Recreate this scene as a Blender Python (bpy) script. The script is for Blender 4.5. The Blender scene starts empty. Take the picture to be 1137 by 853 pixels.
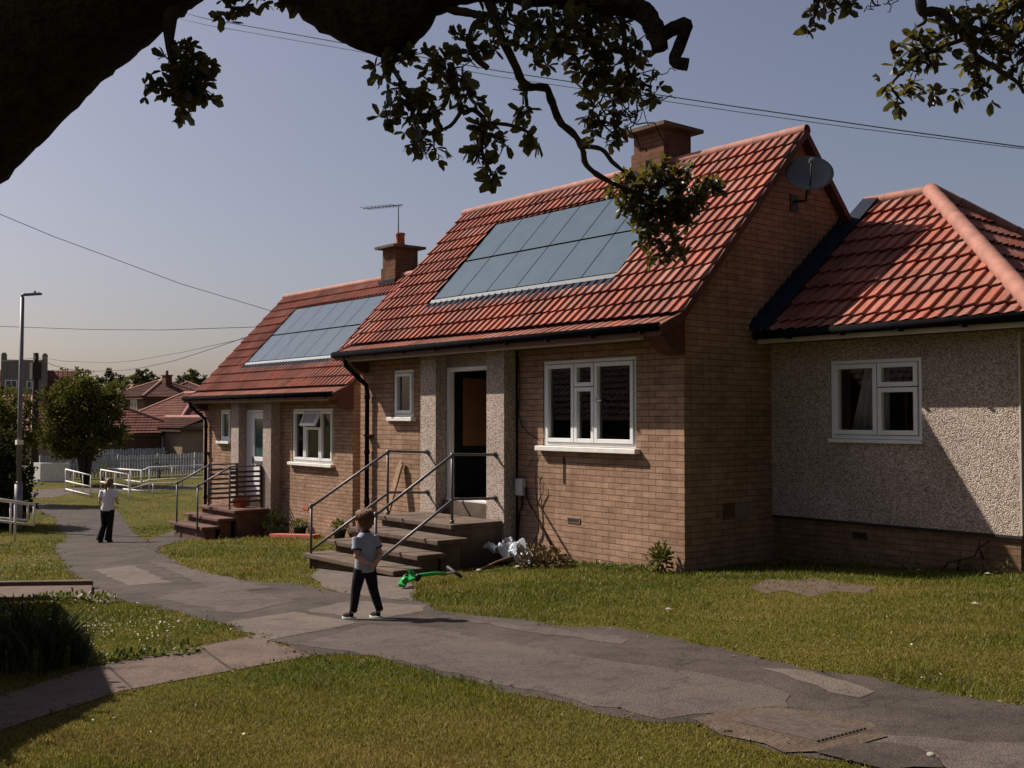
import bpy, bmesh, math, random
import numpy as np
from mathutils import Vector, Matrix
rnd = random.Random(11)
nrg = np.random.default_rng(5)
SC = bpy.context.scene
COL = SC.collection
R = math.radians

# ------------------------------------------------------------------ camera and measuring helpers
CAM = np.array([9.118, -10.328, 1.995])
FPX, PITCH = 1180.0, 0.0300757
RGT = np.array([0.634, 0.773, 0.0]); FWD = np.array([-0.773, 0.634, 0.0]); UP = np.array([0, 0, 1.0])
CP, SP = math.cos(PITCH), math.sin(PITCH)

def ray(x, y):
    a, u = x - 568.5, 426.5 - y
    return (RGT*a + FWD*(FPX*CP - u*SP) + UP*(FPX*SP + u*CP))/FPX
def at(x, y, d):                       # world point seen at pixel (x, y), d metres into the scene
    r = ray(x, y); return CAM + r*(d/(r @ FWD))
def gz(X):                             # height of the ground: a gentle fall to the west that levels out
    if X > 16: return 0.96
    if X >= -15.5: return 0.06*X
    t = min(-15.5 - X, 4.5)
    return -0.93 - 0.06*t + 0.0066667*t*t
GBRK = [-20 + 0.5*i for i in range(10)] + [16.0]
def G(x, y):                           # ground point seen at pixel (x, y)
    r = ray(x, y)
    t0, t1 = 1.0, 400.0
    f = lambda t: CAM[2] + r[2]*t - gz(CAM[0] + r[0]*t)
    for _ in range(60):
        m = (t0 + t1)/2
        if f(m) > 0: t0 = m
        else: t1 = m
    return CAM + r*t0
def onX(x, y, X): r = ray(x, y); return CAM + r*((X - CAM[0])/r[0])
def onY(x, y, Y): r = ray(x, y); return CAM + r*((Y - CAM[1])/r[1])

# ------------------------------------------------------------------ materials
def srgb(r, g, b):
    f = lambda c: (c/255/12.92) if c/255 <= 0.04045 else ((c/255 + 0.055)/1.055)**2.4
    return (f(r), f(g), f(b))
class NT:
    def __init__(s, name):
        s.m = bpy.data.materials.new(name); s.m.use_nodes = True
        s.t = s.m.node_tree; s.t.nodes.clear()
        s.out = s.n('ShaderNodeOutputMaterial')
    def n(s, typ, **kw):
        nd = s.t.nodes.new(typ)
        for k, v in kw.items():
            if k in nd.inputs.keys(): nd.inputs[k].default_value = v
            else: setattr(nd, k, v)
        return nd
    def l(s, a, b): s.t.links.new(a, b)
    def coord(s, kind='Object', scale=None):
        tc = s.n('ShaderNodeTexCoord').outputs[kind]
        if scale is not None:
            mp = s.n('ShaderNodeMapping'); mp.inputs['Scale'].default_value = scale; s.l(tc, mp.inputs['Vector']); tc = mp.outputs[0]
        return tc
    def noise(s, vec, scale, detail=4, rough=0.55):
        nd = s.n('ShaderNodeTexNoise'); nd.inputs['Scale'].default_value = scale; nd.inputs['Detail'].default_value = detail
        nd.inputs['Roughness'].default_value = rough
        s.l(vec, nd.inputs['Vector']); return nd.outputs['Fac']
    def ramp(s, fac, stops):
        r = s.n('ShaderNodeValToRGB'); e = r.color_ramp.elements
        while len(e) < len(stops): e.new(0.5)
        for el, (p, c) in zip(e, stops): el.position = p; el.color = (*c, 1)
        s.l(fac, r.inputs[0]); return r.outputs[0]
    def mix(s, fac, a, b, mode='MIX'):
        m = s.n('ShaderNodeMix', data_type='RGBA', blend_type=mode)
        for v, i in ((fac, 0), (a, 6), (b, 7)):
            if isinstance(v, (int, float)): m.inputs[i].default_value = v
            elif isinstance(v, tuple): m.inputs[i].default_value = (*v, 1) if len(v) == 3 else v
            else: s.l(v, m.inputs[i])
        return m.outputs[2]
    def math(s, op, a, b=0.0):
        m = s.n('ShaderNodeMath', operation=op)
        for v, i in ((a, 0), (b, 1)):
            if isinstance(v, (int, float)): m.inputs[i].default_value = v
            else: s.l(v, m.inputs[i])
        return m.outputs[0]
    def bump(s, h, dist, strength=1.0):
        b = s.n('ShaderNodeBump'); b.inputs['Distance'].default_value = dist; b.inputs['Strength'].default_value = strength
        s.l(h, b.inputs['Height']); return b.outputs[0]
    def bsdf(s, col, rough=0.8, spec=0.3, normal=None, metal=0.0):
        p = s.n('ShaderNodeBsdfPrincipled')
        if isinstance(col, tuple): p.inputs['Base Color'].default_value = (*col, 1)
        else: s.l(col, p.inputs['Base Color'])
        if isinstance(rough, (int, float)): p.inputs['Roughness'].default_value = rough
        else: s.l(rough, p.inputs['Roughness'])
        p.inputs['Specular IOR Level'].default_value = spec; p.inputs['Metallic'].default_value = metal
        if normal is not None: s.l(normal, p.inputs['Normal'])
        return p.outputs[0]
    def done(s, sh): s.l(sh, s.out.inputs[0]); return s.m

def plain(name, col, rough=0.7, var=0.18, scale=6.0, bump=0.0, bscale=80.0, spec=0.3, metal=0.0):
    t = NT(name); v = t.coord('Object')
    n = t.noise(v, scale, 5)
    c = t.ramp(n, [(0.25, tuple(x*(1 - var) for x in col)), (0.75, tuple(min(1, x*(1 + var)) for x in col))])
    nm = t.bump(t.noise(v, bscale, 3), bump) if bump else None
    return t.done(t.bsdf(c, rough, spec, nm, metal))

def brick_mat(name, c1, c2, mortar, w=0.225, h=0.075, bias=0.0):
    t = NT(name); uv = t.coord('UV')
    b = t.n('ShaderNodeTexBrick'); t.l(uv, b.inputs['Vector'])
    b.inputs['Scale'].default_value = 1.0
    b.inputs['Brick Width'].default_value = w; b.inputs['Row Height'].default_value = h
    b.inputs['Mortar Size'].default_value = 0.0042; b.inputs['Mortar Smooth'].default_value = 0.25; b.inputs['Bias'].default_value = bias
    b.inputs['Color1'].default_value = (*c1, 1); b.inputs['Color2'].default_value = (*c2, 1); b.inputs['Mortar'].default_value = (*mortar, 1)
    big = t.ramp(t.noise(uv, 0.9, 5), [(0.3, (0.72, 0.70, 0.68)), (0.7, (1.15, 1.12, 1.1))])
    fine = t.ramp(t.noise(uv, 55, 4), [(0.3, (0.8, 0.8, 0.8)), (0.7, (1.15, 1.15, 1.15))])
    streak = t.ramp(t.noise(t.coord('UV', (7, 0.55, 1)), 1.3, 4), [(0.36, (0.78, 0.76, 0.74)), (0.55, (1, 1, 1))])
    c = t.mix(1.0, b.outputs['Color'], big, 'MULTIPLY'); c = t.mix(1.0, c, fine, 'MULTIPLY'); c = t.mix(0.6, c, streak, 'MULTIPLY')
    hgt = t.math('ADD', t.math('MULTIPLY', b.outputs['Fac'], -1.0), t.math('MULTIPLY', t.noise(uv, 60, 4), 0.5))
    odd = t.ramp(t.noise(t.coord('UV', (4.0, 12.05, 1)), 1.0, 2), [(0.30, (0.80, 0.78, 0.78)), (0.5, (1, 1, 1)), (0.68, (1.16, 1.13, 1.1))]); c = t.mix(0.9, c, odd, 'MULTIPLY')
    return t.done(t.bsdf(c, 0.9, 0.12, t.bump(hgt, 0.011)))

def pebbledash_mat(name):
    t = NT(name); uv = t.coord('UV')
    v = t.n('ShaderNodeTexVoronoi'); v.inputs['Scale'].default_value = 76; t.l(uv, v.inputs['Vector'])
    sep = t.n('ShaderNodeSeparateColor'); t.l(v.outputs['Color'], sep.inputs[0])
    c = t.ramp(sep.outputs[0], [(0.0, (0.24, 0.185, 0.155)), (0.25, (0.39, 0.315, 0.27)), (0.5, (0.53, 0.445, 0.39)), (0.78, (0.64, 0.55, 0.49)), (1.0, (0.76, 0.69, 0.63))])
    gap = t.ramp(v.outputs['Distance'], [(0.35, (1, 1, 1)), (0.8, (0.55, 0.50, 0.47))])
    c = t.mix(0.9, c, gap, 'MULTIPLY')
    big = t.ramp(t.noise(uv, 1.1, 5), [(0.3, (0.8, 0.79, 0.78)), (0.7, (1.1, 1.1, 1.1))])
    c = t.mix(1.0, c, big, 'MULTIPLY')
    return t.done(t.bsdf(c, 0.9, 0.2, t.bump(t.math('MULTIPLY', v.outputs['Distance'], -1.0), 0.012)))

def tile_mat(name, base, cw, ch):
    t = NT(name); uv = t.coord('UV', (1/cw, 1/ch, 1))
    fl = t.n('ShaderNodeVectorMath', operation='FLOOR'); t.l(uv, fl.inputs[0])
    wn = t.n('ShaderNodeTexWhiteNoise', noise_dimensions='2D'); t.l(fl.outputs[0], wn.inputs['Vector'])
    u2 = t.coord('UV')
    c = t.ramp(wn.outputs['Value'], [(0.0, tuple(x*0.74 for x in base)), (0.3, (base[0]*0.86, base[1]*1.12, base[2]*1.2)), (0.6, base), (0.85, (base[0]*1.15, base[1]*1.15, base[2]*1.1)), (1.0, (base[0]*0.98, base[1]*1.45, base[2]*1.6))])
    big = t.ramp(t.noise(u2, 0.8, 6), [(0.32, (0.78, 0.74, 0.74)), (0.68, (1.1, 1.1, 1.12))])
    lich = t.ramp(t.noise(u2, 26, 5, 0.7), [(0.35, (0.80, 0.78, 0.78)), (0.62, (1.06, 1.06, 1.06))])
    dirt = t.ramp(t.noise(t.coord('UV', (5, 0.8, 1)), 1.7, 6, 0.7), [(0.36, (0.60, 0.56, 0.55)), (0.56, (1, 1, 1))])
    c = t.mix(1.0, c, big, 'MULTIPLY'); c = t.mix(0.8, c, lich, 'MULTIPLY'); c = t.mix(0.75, c, dirt, 'MULTIPLY')
    spot = t.ramp(t.noise(u2, 11, 6, 0.75), [(0.66, (0, 0, 0)), (0.74, (1, 1, 1))]); c = t.mix(t.math('MULTIPLY', spot, 0.35), c, (0.30, 0.20, 0.13))
    return t.done(t.bsdf(c, 0.8, 0.12, t.bump(t.noise(u2, 90, 4), 0.004)))

def leaf_mat(name, lo, hi, trans, tmix=0.3, rough=0.45, spec=0.4):
    t = NT(name); g = t.n('ShaderNodeNewGeometry')
    c = t.ramp(g.outputs['Random Per Island'], [(0.0, lo), (0.6, tuple((a + b)/2 for a, b in zip(lo, hi))), (1.0, hi)])
    p = t.bsdf(c, rough, spec)
    tr = t.n('ShaderNodeBsdfTranslucent'); tr.inputs[0].default_value = (*trans, 1)
    m = t.n('ShaderNodeMixShader'); m.inputs[0].default_value = tmix; t.l(p, m.inputs[1]); t.l(tr.outputs[0], m.inputs[2])
    return t.done(m.outputs[0])

def glass_mat(name, tint=(1, 1, 1)):
    t = NT(name)
    fr = t.n('ShaderNodeFresnel'); fr.inputs[0].default_value = 1.5
    tr = t.n('ShaderNodeBsdfTransparent'); tr.inputs[0].default_value = (*tint, 1)
    gl = t.n('ShaderNodeBsdfGlossy'); gl.inputs['Roughness'].default_value = 0.03
    f2 = t.math('MULTIPLY', fr.outputs[0], 1.15)
    m = t.n('ShaderNodeMixShader'); t.l(f2, m.inputs[0]); t.l(tr.outputs[0], m.inputs[1]); t.l(gl.outputs[0], m.inputs[2])
    return t.done(m.outputs[0])

def asphalt_mat(name, col, var=0.25):
    t = NT(name); v = t.coord('Object')
    c = t.ramp(t.noise(v, 1.3, 7, 0.65), [(0.28, tuple(x*(1 - var) for x in col)), (0.72, tuple(x*(1 + var) for x in col))])
    sp = t.n('ShaderNodeTexVoronoi'); sp.inputs['Scale'].default_value = 95; t.l(v, sp.inputs['Vector'])
    sepc = t.n('ShaderNodeSeparateColor'); t.l(sp.outputs['Color'], sepc.inputs[0])
    spk = t.ramp(sepc.outputs[0], [(0.1, (0.62, 0.62, 0.62)), (0.55, (1, 1, 1)), (0.95, (1.5, 1.45, 1.4))])
    c = t.mix(0.45, c, spk, 'MULTIPLY')
    n2 = t.noise(v, 5.5, 8, 0.75)
    st = t.ramp(n2, [(0.36, (0.66, 0.64, 0.62)), (0.5, (1, 1, 1))]); c = t.mix(0.8, c, st, 'MULTIPLY')
    cr = t.n('ShaderNodeTexVoronoi', feature='DISTANCE_TO_EDGE'); cr.inputs['Scale'].default_value = 0.75
    wv = t.n('ShaderNodeVectorMath', operation='ADD'); t.l(v, wv.inputs[0])
    nz = t.n('ShaderNodeTexNoise'); nz.inputs['Scale'].default_value = 2.6; nz.inputs['Detail'].default_value = 6; t.l(v, nz.inputs['Vector'])
    t.l(nz.outputs['Color'], wv.inputs[1]); t.l(wv.outputs[0], cr.inputs['Vector'])
    ck = t.ramp(cr.outputs['Distance'], [(0.0, (0.45, 0.43, 0.4)), (0.012, (1, 1, 1))]); c = t.mix(0.75, c, ck, 'MULTIPLY')
    h = t.math('ADD', t.math('MULTIPLY', sp.outputs['Distance'], -0.5), t.noise(v, 14, 5))
    return t.done(t.bsdf(c, 0.9, 0.2, t.bump(h, 0.008)))

M = {}
M['brick'] = brick_mat('sand brick', (0.39, 0.262, 0.186), (0.31, 0.198, 0.140), (0.125, 0.085, 0.062), 0.25, 0.083)
M['plinth'] = brick_mat('plinth brick', (0.24, 0.15, 0.095), (0.19, 0.12, 0.075), (0.11, 0.08, 0.06))
M['stackbrick'] = brick_mat('chimney brick', (0.20, 0.10, 0.062), (0.15, 0.075, 0.05), (0.10, 0.075, 0.06))
M['pebble'] = pebbledash_mat('pebbledash')
M['tile'] = tile_mat('clay red concrete tile', (0.335, 0.116, 0.083), 0.33, 0.3225)
M['ridge'] = plain('ridge tile', (0.31, 0.142, 0.108), 0.75, 0.3, 5, 0.004, 60)
M['vergebrown'] = plain('verge brown', (0.10, 0.04, 0.028), 0.75, 0.25, 8)
M['upvc'] = plain('white upvc', (0.74, 0.75, 0.76), 0.35, 0.06, 3, spec=0.5)
M['sillwhite'] = plain('white painted sill', (0.72, 0.71, 0.68), 0.6, 0.14, 7, 0.002, 40)
M['fascia'] = plain('painted soffit board', (0.50, 0.46, 0.42), 0.6, 0.15, 3)
M['black'] = plain('black plastic', (0.012, 0.012, 0.013), 0.95, 0.2, 5, spec=0.0)
M['lead'] = plain('blue grey lead', (0.020, 0.026, 0.042), 0.8, 0.25, 6, 0.004, 20, spec=0.08)
M['alu'] = plain('grey flashing', (0.085, 0.105, 0.125), 0.5, 0.15, 5, spec=0.3)
M['glass'] = glass_mat('window glass')
M['concrete'] = plain('worn concrete', (0.112, 0.080, 0.062), 0.9, 0.35, 5, 0.006, 45)
M['redstep'] = plain('red painted concrete', (0.115, 0.055, 0.044), 0.8, 0.35, 6, 0.005, 45)
M['pinkslab'] = asphalt_mat('pinkish concrete slab', (0.118, 0.084, 0.070), 0.24)
M['asphalt'] = asphalt_mat('old asphalt', (0.062, 0.050, 0.044), 0.42)
M['asphalt2'] = asphalt_mat('smooth asphalt patch', (0.090, 0.072, 0.065), 0.18)
M['asphalt3'] = asphalt_mat('pale patch', (0.122, 0.098, 0.085), 0.2)
M['darkhole'] = asphalt_mat('broken dark tarmac', (0.05, 0.04, 0.035), 0.4)
M['rail'] = plain('galvanised tube', (0.12, 0.115, 0.12), 0.45, 0.25, 9, spec=0.5, metal=0.4)
M['railbrown'] = plain('brown painted rail', (0.06, 0.038, 0.032), 0.5, 0.3, 9)
M['whiterail'] = plain('white painted rail', (0.72, 0.68, 0.66), 0.5, 0.12, 4)
M['lampgrey'] = plain('grey lamp steel', (0.17, 0.165, 0.17), 0.5, 0.12, 4, metal=0.3)
M['polewood'] = plain('dark pole wood', (0.045, 0.032, 0.025), 0.9, 0.35, 12, 0.01, 20)
M['wood'] = plain('weathered board', (0.26, 0.165, 0.105), 0.8, 0.3, 9, 0.004, 40)
M['bark'] = plain('dark bark', (0.040, 0.028, 0.021), 0.95, 0.6, 14, 0.06, 34, spec=0.08)
M['twig'] = plain('dark twig', (0.045, 0.034, 0.026), 0.9, 0.4, 12, spec=0.1)
M['leaf'] = leaf_mat('evergreen leaf', (0.018, 0.022, 0.008), (0.075, 0.072, 0.022), (0.24, 0.20, 0.035), 0.25, 0.38, 0.5)
M['bushleaf'] = leaf_mat('bush leaf', (0.045, 0.052, 0.013), (0.125, 0.125, 0.03), (0.16, 0.16, 0.03), 0.22, 0.75, 0.1)
M['darkleaf'] = leaf_mat('hedge leaf', (0.018, 0.026, 0.010), (0.045, 0.055, 0.016), (0.08, 0.09, 0.02), 0.15, 0.75, 0.1)
M['farleaf'] = leaf_mat('far tree leaf', (0.04, 0.05, 0.018), (0.10, 0.115, 0.04), (0.13, 0.14, 0.04), 0.2, 0.7, 0.2)
M['weed'] = leaf_mat('weed leaf', (0.05, 0.075, 0.018), (0.12, 0.15, 0.035), (0.16, 0.18, 0.03), 0.25)
M['dryleaf'] = leaf_mat('dead leaf', (0.08, 0.05, 0.025), (0.24, 0.17, 0.09), (0.14, 0.1, 0.04), 0.12, 0.8, 0.2)
M['iris'] = leaf_mat('iris blade', (0.022, 0.032, 0.012), (0.055, 0.065, 0.022), (0.06, 0.07, 0.02), 0.1, 0.8, 0.1)
M['daisy'] = plain('daisy white', (0.6, 0.57, 0.48), 0.8, 0.1)
M['soil'] = plain('bare soil', (0.085, 0.060, 0.042), 0.95, 0.4, 6, 0.02, 30)
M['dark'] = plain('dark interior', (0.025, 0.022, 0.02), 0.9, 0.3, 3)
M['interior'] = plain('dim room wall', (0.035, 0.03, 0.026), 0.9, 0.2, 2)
M['hallbrown'] = plain('brown hall panel', (0.19, 0.088, 0.036), 0.6, 0.15, 4)
M['net'] = plain('net curtain', (0.42, 0.40, 0.38), 0.9, 0.15, 4)
M['bluecurtain'] = plain('blue grey curtain', (0.10, 0.13, 0.19), 0.9, 0.3, 6)
M['tealglass'] = plain('obscured door glass', (0.045, 0.085, 0.085), 0.12, 0.25, 20, spec=0.6)
M['cable'] = plain('black cable', (0.02, 0.02, 0.022), 0.6)
M['terracotta'] = plain('terracotta', (0.36, 0.10, 0.06), 0.8, 0.25, 9)
M['farwallbrown'] = plain('far brown wall', (0.12, 0.068, 0.045), 0.9, 0.15, 1)
M['farwallsand'] = plain('far sand wall', (0.27, 0.19, 0.135), 0.9, 0.15, 1)
M['fargrey'] = plain('far grey render', (0.20, 0.17, 0.15), 0.9, 0.15, 1)
M['fartile'] = tile_mat('far roof tile', (0.20, 0.072, 0.052), 0.33, 0.32)
M['fartile2'] = tile_mat('far dark roof tile', (0.135, 0.055, 0.044), 0.33, 0.32)
M['farpane'] = plain('far window pane', (0.05, 0.06, 0.075), 0.12, 0.3, 2, spec=0.6)
M['fence'] = plain('grey white fence paint', (0.42, 0.42, 0.43), 0.8, 0.2, 3)
M['dish'] = plain('grey dish', (0.13, 0.14, 0.145), 0.5, 0.12, 5)
M['skin'] = plain('skin', (0.52, 0.29, 0.20), 0.55, 0.08, 10)
M['hairbrown'] = plain('auburn hair', (0.13, 0.055, 0.028), 0.55, 0.35, 60, 0.004, 160)
M['hairblond'] = plain('mousy hair', (0.16, 0.085, 0.045), 0.55, 0.35, 60, 0.004, 160)
M['tee'] = plain('pale grey blue cotton', (0.30, 0.32, 0.385), 0.9, 0.1, 14, 0.004, 30)
M['navy'] = plain('navy trim', (0.02, 0.025, 0.06), 0.9)
M['whitetee'] = plain('white cotton', (0.70, 0.70, 0.76), 0.9, 0.06, 14, 0.004, 30)
M['trouser'] = plain('black cotton', (0.012, 0.012, 0.015), 0.85, 0.3, 14, 0.004, 30, spec=0.2)
M['shoewhite'] = plain('white sole', (0.72, 0.70, 0.66), 0.6)
M['greenplastic'] = plain('bright green plastic', (0.03, 0.36, 0.085), 0.35, 0.15, 9, spec=0.5)
M['greytube'] = plain('grey plastic tube', (0.32, 0.33, 0.32), 0.4)
M['darkgrey'] = plain('dark grey rubber', (0.035, 0.04, 0.038), 0.6)
M['bagplastic'] = plain('pale crumpled plastic', (0.40, 0.43, 0.46), 0.2, 0.35, 7, 0.01, 22, spec=0.6)
M['stone'] = plain('pale stone', (0.30, 0.27, 0.24), 0.9, 0.2, 20)
M['box'] = plain('meter box plastic', (0.52, 0.52, 0.53), 0.5, 0.08)

def panel_mat():
    t = NT('solar glass'); v = t.coord('UV')
    c = t.ramp(t.noise(v, 3.0, 5), [(0.3, (0.054, 0.088, 0.118)), (0.7, (0.066, 0.103, 0.136))])
    g = t.ramp(t.noise(v, 70, 3), [(0.3, (0.88, 0.88, 0.88)), (0.7, (1.08, 1.08, 1.08))]); c = t.mix(0.8, c, g, 'MULTIPLY')
    return t.done(t.bsdf(c, 0.16, 0.5))
M['solar'] = panel_mat()

def ground_mat():
    t = NT('lawn soil and thatch'); v = t.coord('Object')
    c = t.ramp(t.noise(v, 0.55, 7, 0.62), [(0.30, (0.058, 0.068, 0.008)), (0.48, (0.095, 0.092, 0.012)), (0.62, (0.13, 0.105, 0.022)), (0.78, (0.15, 0.11, 0.032))])
    f = t.ramp(t.noise(v, 24, 6, 0.7), [(0.3, (0.28, 0.29, 0.25)), (0.7, (1.15, 1.12, 1.05))])
    c = t.mix(0.9, c, f, 'MULTIPLY')
    return t.done(t.bsdf(c, 0.95, 0.1, t.bump(t.noise(v, 40, 5), 0.03)))
M['ground'] = ground_mat()
def blade_mat():
    t = NT('grass blade')
    at_ = t.n('ShaderNodeAttribute', attribute_name='tint')
    p = t.bsdf(at_.outputs['Color'], 0.6, 0.25)
    tr = t.n('ShaderNodeBsdfTranslucent'); t.l(at_.outputs['Color'], tr.inputs[0])
    m = t.n('ShaderNodeMixShader'); m.inputs[0].default_value = 0.42; t.l(p, m.inputs[1]); t.l(tr.outputs[0], m.inputs[2])
    return t.done(m.outputs[0])
M['blade'] = blade_mat()

# ------------------------------------------------------------------ mesh builder
def tag(o, label=None, cat=None, group=None, kind=None):
    if label: o['label'] = label
    if cat: o['category'] = cat
    if group: o['group'] = group
    if kind: o['kind'] = kind
    return o
def empty(name, loc, label, cat, group=None, rz=0.0):
    o = bpy.data.objects.new(name, None); COL.objects.link(o); o.location = tuple(loc); o.rotation_euler.z = rz
    o.empty_display_size = 0.2
    return tag(o, label, cat, group)

class MB:
    def __init__(s): s.v = []; s.f = []; s.uv = {}; s.sm = set()
    def add(s, vs, fs, smooth=False, uvs=None):
        b = len(s.v); s.v += [tuple(map(float, p)) for p in vs]
        for f in fs:
            i = len(s.f); s.f.append(tuple(b + k for k in f))
            if smooth: s.sm.add(i)
            if uvs is not None: s.uv[i] = [uvs[k] for k in f]
        return s
    def box(s, x0, x1, y0, y1, z0, z1):
        v = [(x, y, z) for z in (z0, z1) for y in (y0, y1) for x in (x0, x1)]
        return s.add(v, [(0, 2, 3, 1), (4, 5, 7, 6), (0, 1, 5, 4), (2, 6, 7, 3), (0, 4, 6, 2), (1, 3, 7, 5)])
    def bar(s, p, q, w, h, up=(0, 0, 1)):
        p, q = Vector(p), Vector(q); d = (q - p).normalized(); u = Vector(up)
        a = d.cross(u)
        if a.length < 1e-4: a = d.cross(Vector((1, 0, 0)))
        a.normalize(); b = a.cross(d).normalized()
        v = [tuple(e + a*(i*w/2) + b*(j*h/2)) for e in (p, q) for i, j in ((-1, -1), (1, -1), (1, 1), (-1, 1))]
        return s.add(v, [(0, 3, 2, 1), (4, 5, 6, 7), (0, 1, 5, 4), (1, 2, 6, 5), (2, 3, 7, 6), (3, 0, 4, 7)])
    def prism(s, poly, axis, a, b):            # poly of 2-D points extruded along axis 'x' (points are y,z), 'y' (x,z) or 'z' (x,y)
        def P(p, t): return {'x': (t, p[0], p[1]), 'y': (p[0], t, p[1]), 'z': (p[0], p[1], t)}[axis]
        n = len(poly); v = [P(p, a) for p in poly] + [P(p, b) for p in poly]
        return s.add(v, [tuple(range(n)), tuple(range(2*n - 1, n - 1, -1))] + [(i, i + n, (i + 1) % n + n, (i + 1) % n) for i in range(n)])
    def tube(s, pts, r, n=8, caps=True, flat=1.0, smooth=True):
        pts = [Vector(p) for p in pts]; m = len(pts)
        rs = [r]*m if isinstance(r, (int, float)) else list(r)
        t0 = (pts[1] - pts[0]).normalized(); u = t0.cross(Vector((0, 0, 1)))
        if u.length < 1e-3: u = t0.cross(Vector((0, 1, 0)))
        u.normalize(); vs = []
        for i, p in enumerate(pts):
            t = (pts[min(i + 1, m - 1)] - pts[max(i - 1, 0)])
            if t.length < 1e-9: t = t0
            t.normalize(); u = (u - t*u.dot(t))
            if u.length < 1e-4: u = t.cross(Vector((0.3, 0.5, 0.8)))
            u.normalize(); w = t.cross(u)
            for k in range(n):
                a = 2*math.pi*k/n; vs.append(tuple(p + u*(math.cos(a)*rs[i]) + w*(math.sin(a)*rs[i]*flat)))
        fs = [(i*n + k, i*n + (k + 1) % n, (i + 1)*n + (k + 1) % n, (i + 1)*n + k) for i in range(m - 1) for k in range(n)]
        s.add(vs, fs, smooth)
        if caps:
            b = len(s.v) - len(vs)
            s.f.append(tuple(b + k for k in range(n - 1, -1, -1))); s.f.append(tuple(b + (m - 1)*n + k for k in range(n)))
        return s
    def ell(s, c, rx, ry, rz, n=14, m=9, rot=None):
        vs = []; c = Vector(c)
        for i in range(1, m):
            th = math.pi*i/m
            for k in range(n):
                a = 2*math.pi*k/n; v = Vector((rx*math.sin(th)*math.cos(a), ry*math.sin(th)*math.sin(a), rz*math.cos(th)))
                if rot is not None: v = rot @ v
                vs.append(tuple(c + v))
        t = Vector((0, 0, rz)); t = rot @ t if rot is not None else t
        vs += [tuple(c + t), tuple(c - t)]
        fs = [(i*n + k, (i + 1)*n + k, (i + 1)*n + (k + 1) % n, i*n + (k + 1) % n) for i in range(m - 2) for k in range(n)]
        T = (m - 1)*n
        fs += [(T, k, (k + 1) % n) for k in range(n)] + [(T + 1, (m - 2)*n + (k + 1) % n, (m - 2)*n + k) for k in range(n)]
        return s.add(vs, fs, True)
    def loft(s, rings, n=16, smooth=True):     # rings of (center, rx, ry): horizontal ellipses
        vs = [(c[0] + rx*math.cos(2*math.pi*k/n), c[1] + ry*math.sin(2*math.pi*k/n), c[2]) for c, rx, ry in rings for k in range(n)]
        m = len(rings)
        s.add(vs, [(i*n + k, i*n + (k + 1) % n, (i + 1)*n + (k + 1) % n, (i + 1)*n + k) for i in range(m - 1) for k in range(n)], smooth)
        b = len(s.v) - len(vs)
        s.f.append(tuple(b + k for k in range(n - 1, -1, -1))); s.f.append(tuple(b + (m - 1)*n + k for k in range(n)))
        return s
    def build(s, name, mat, parent=None, origin=(0, 0, 0), bevel=0.0, uvoff=(0, 0), recalc=True):
        me = bpy.data.meshes.new(name); ox = origin
        me.from_pydata([(p[0] - ox[0], p[1] - ox[1], p[2] - ox[2]) for p in s.v], [], s.f)
        if recalc:
            bm = bmesh.new(); bm.from_mesh(me); bmesh.ops.recalc_face_normals(bm, faces=bm.faces); bm.to_mesh(me); bm.free()
        uvl = me.uv_layers.new(name='UVMap')
        for p in me.polygons:
            if p.index in s.sm: p.use_smooth = True
            cu = s.uv.get(p.index)
            nx, ny, nz = map(abs, p.normal)
            for j, li in enumerate(p.loop_indices):
                vi = me.loops[li].vertex_index
                if cu is not None:
                    k = s.f[p.index].index(vi); uvl.data[li].uv = cu[k]; continue
                x, y, z = me.vertices[vi].co
                uvl.data[li].uv = ((y + uvoff[0], z + uvoff[1]) if nx > ny and nx > nz else (x + uvoff[0], z + uvoff[1]) if ny >= nz else (x, y))
        for mm in (mat if isinstance(mat, (list, tuple)) else [mat]): me.materials.append(mm)
        o = bpy.data.objects.new(name, me); COL.objects.link(o)
        if parent is not None: o.parent = parent
        o.location = tuple(ox)
        if bevel:
            b = o.modifiers.new('b', 'BEVEL'); b.width = bevel; b.segments = 2; b.limit_method = 'ANGLE'; b.angle_limit = R(40)
        return o

def raw_mesh(name, V, F, mat, parent=None, tint=None, origin=(0, 0, 0)):
    V = np.asarray(V, np.float32) - np.asarray(origin, np.float32); F = np.asarray(F, np.int32)
    me = bpy.data.meshes.new(name); k = F.shape[1]
    me.vertices.add(len(V)); me.vertices.foreach_set('co', V.ravel())
    me.loops.add(F.size); me.loops.foreach_set('vertex_index', F.ravel())
    me.polygons.add(len(F)); me.polygons.foreach_set('loop_start', np.arange(0, F.size, k, dtype=np.int32))
    me.update(calc_edges=True)
    if tint is not None:
        a = me.color_attributes.new('tint', 'FLOAT_COLOR', 'POINT')
        a.data.foreach_set('color', np.concatenate([tint, np.ones((len(tint), 1))], 1).astype(np.float32).ravel())
    me.materials.append(mat)
    o = bpy.data.objects.new(name, me); COL.objects.link(o); o.location = tuple(origin)
    if parent is not None: o.parent = parent
    return o

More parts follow.
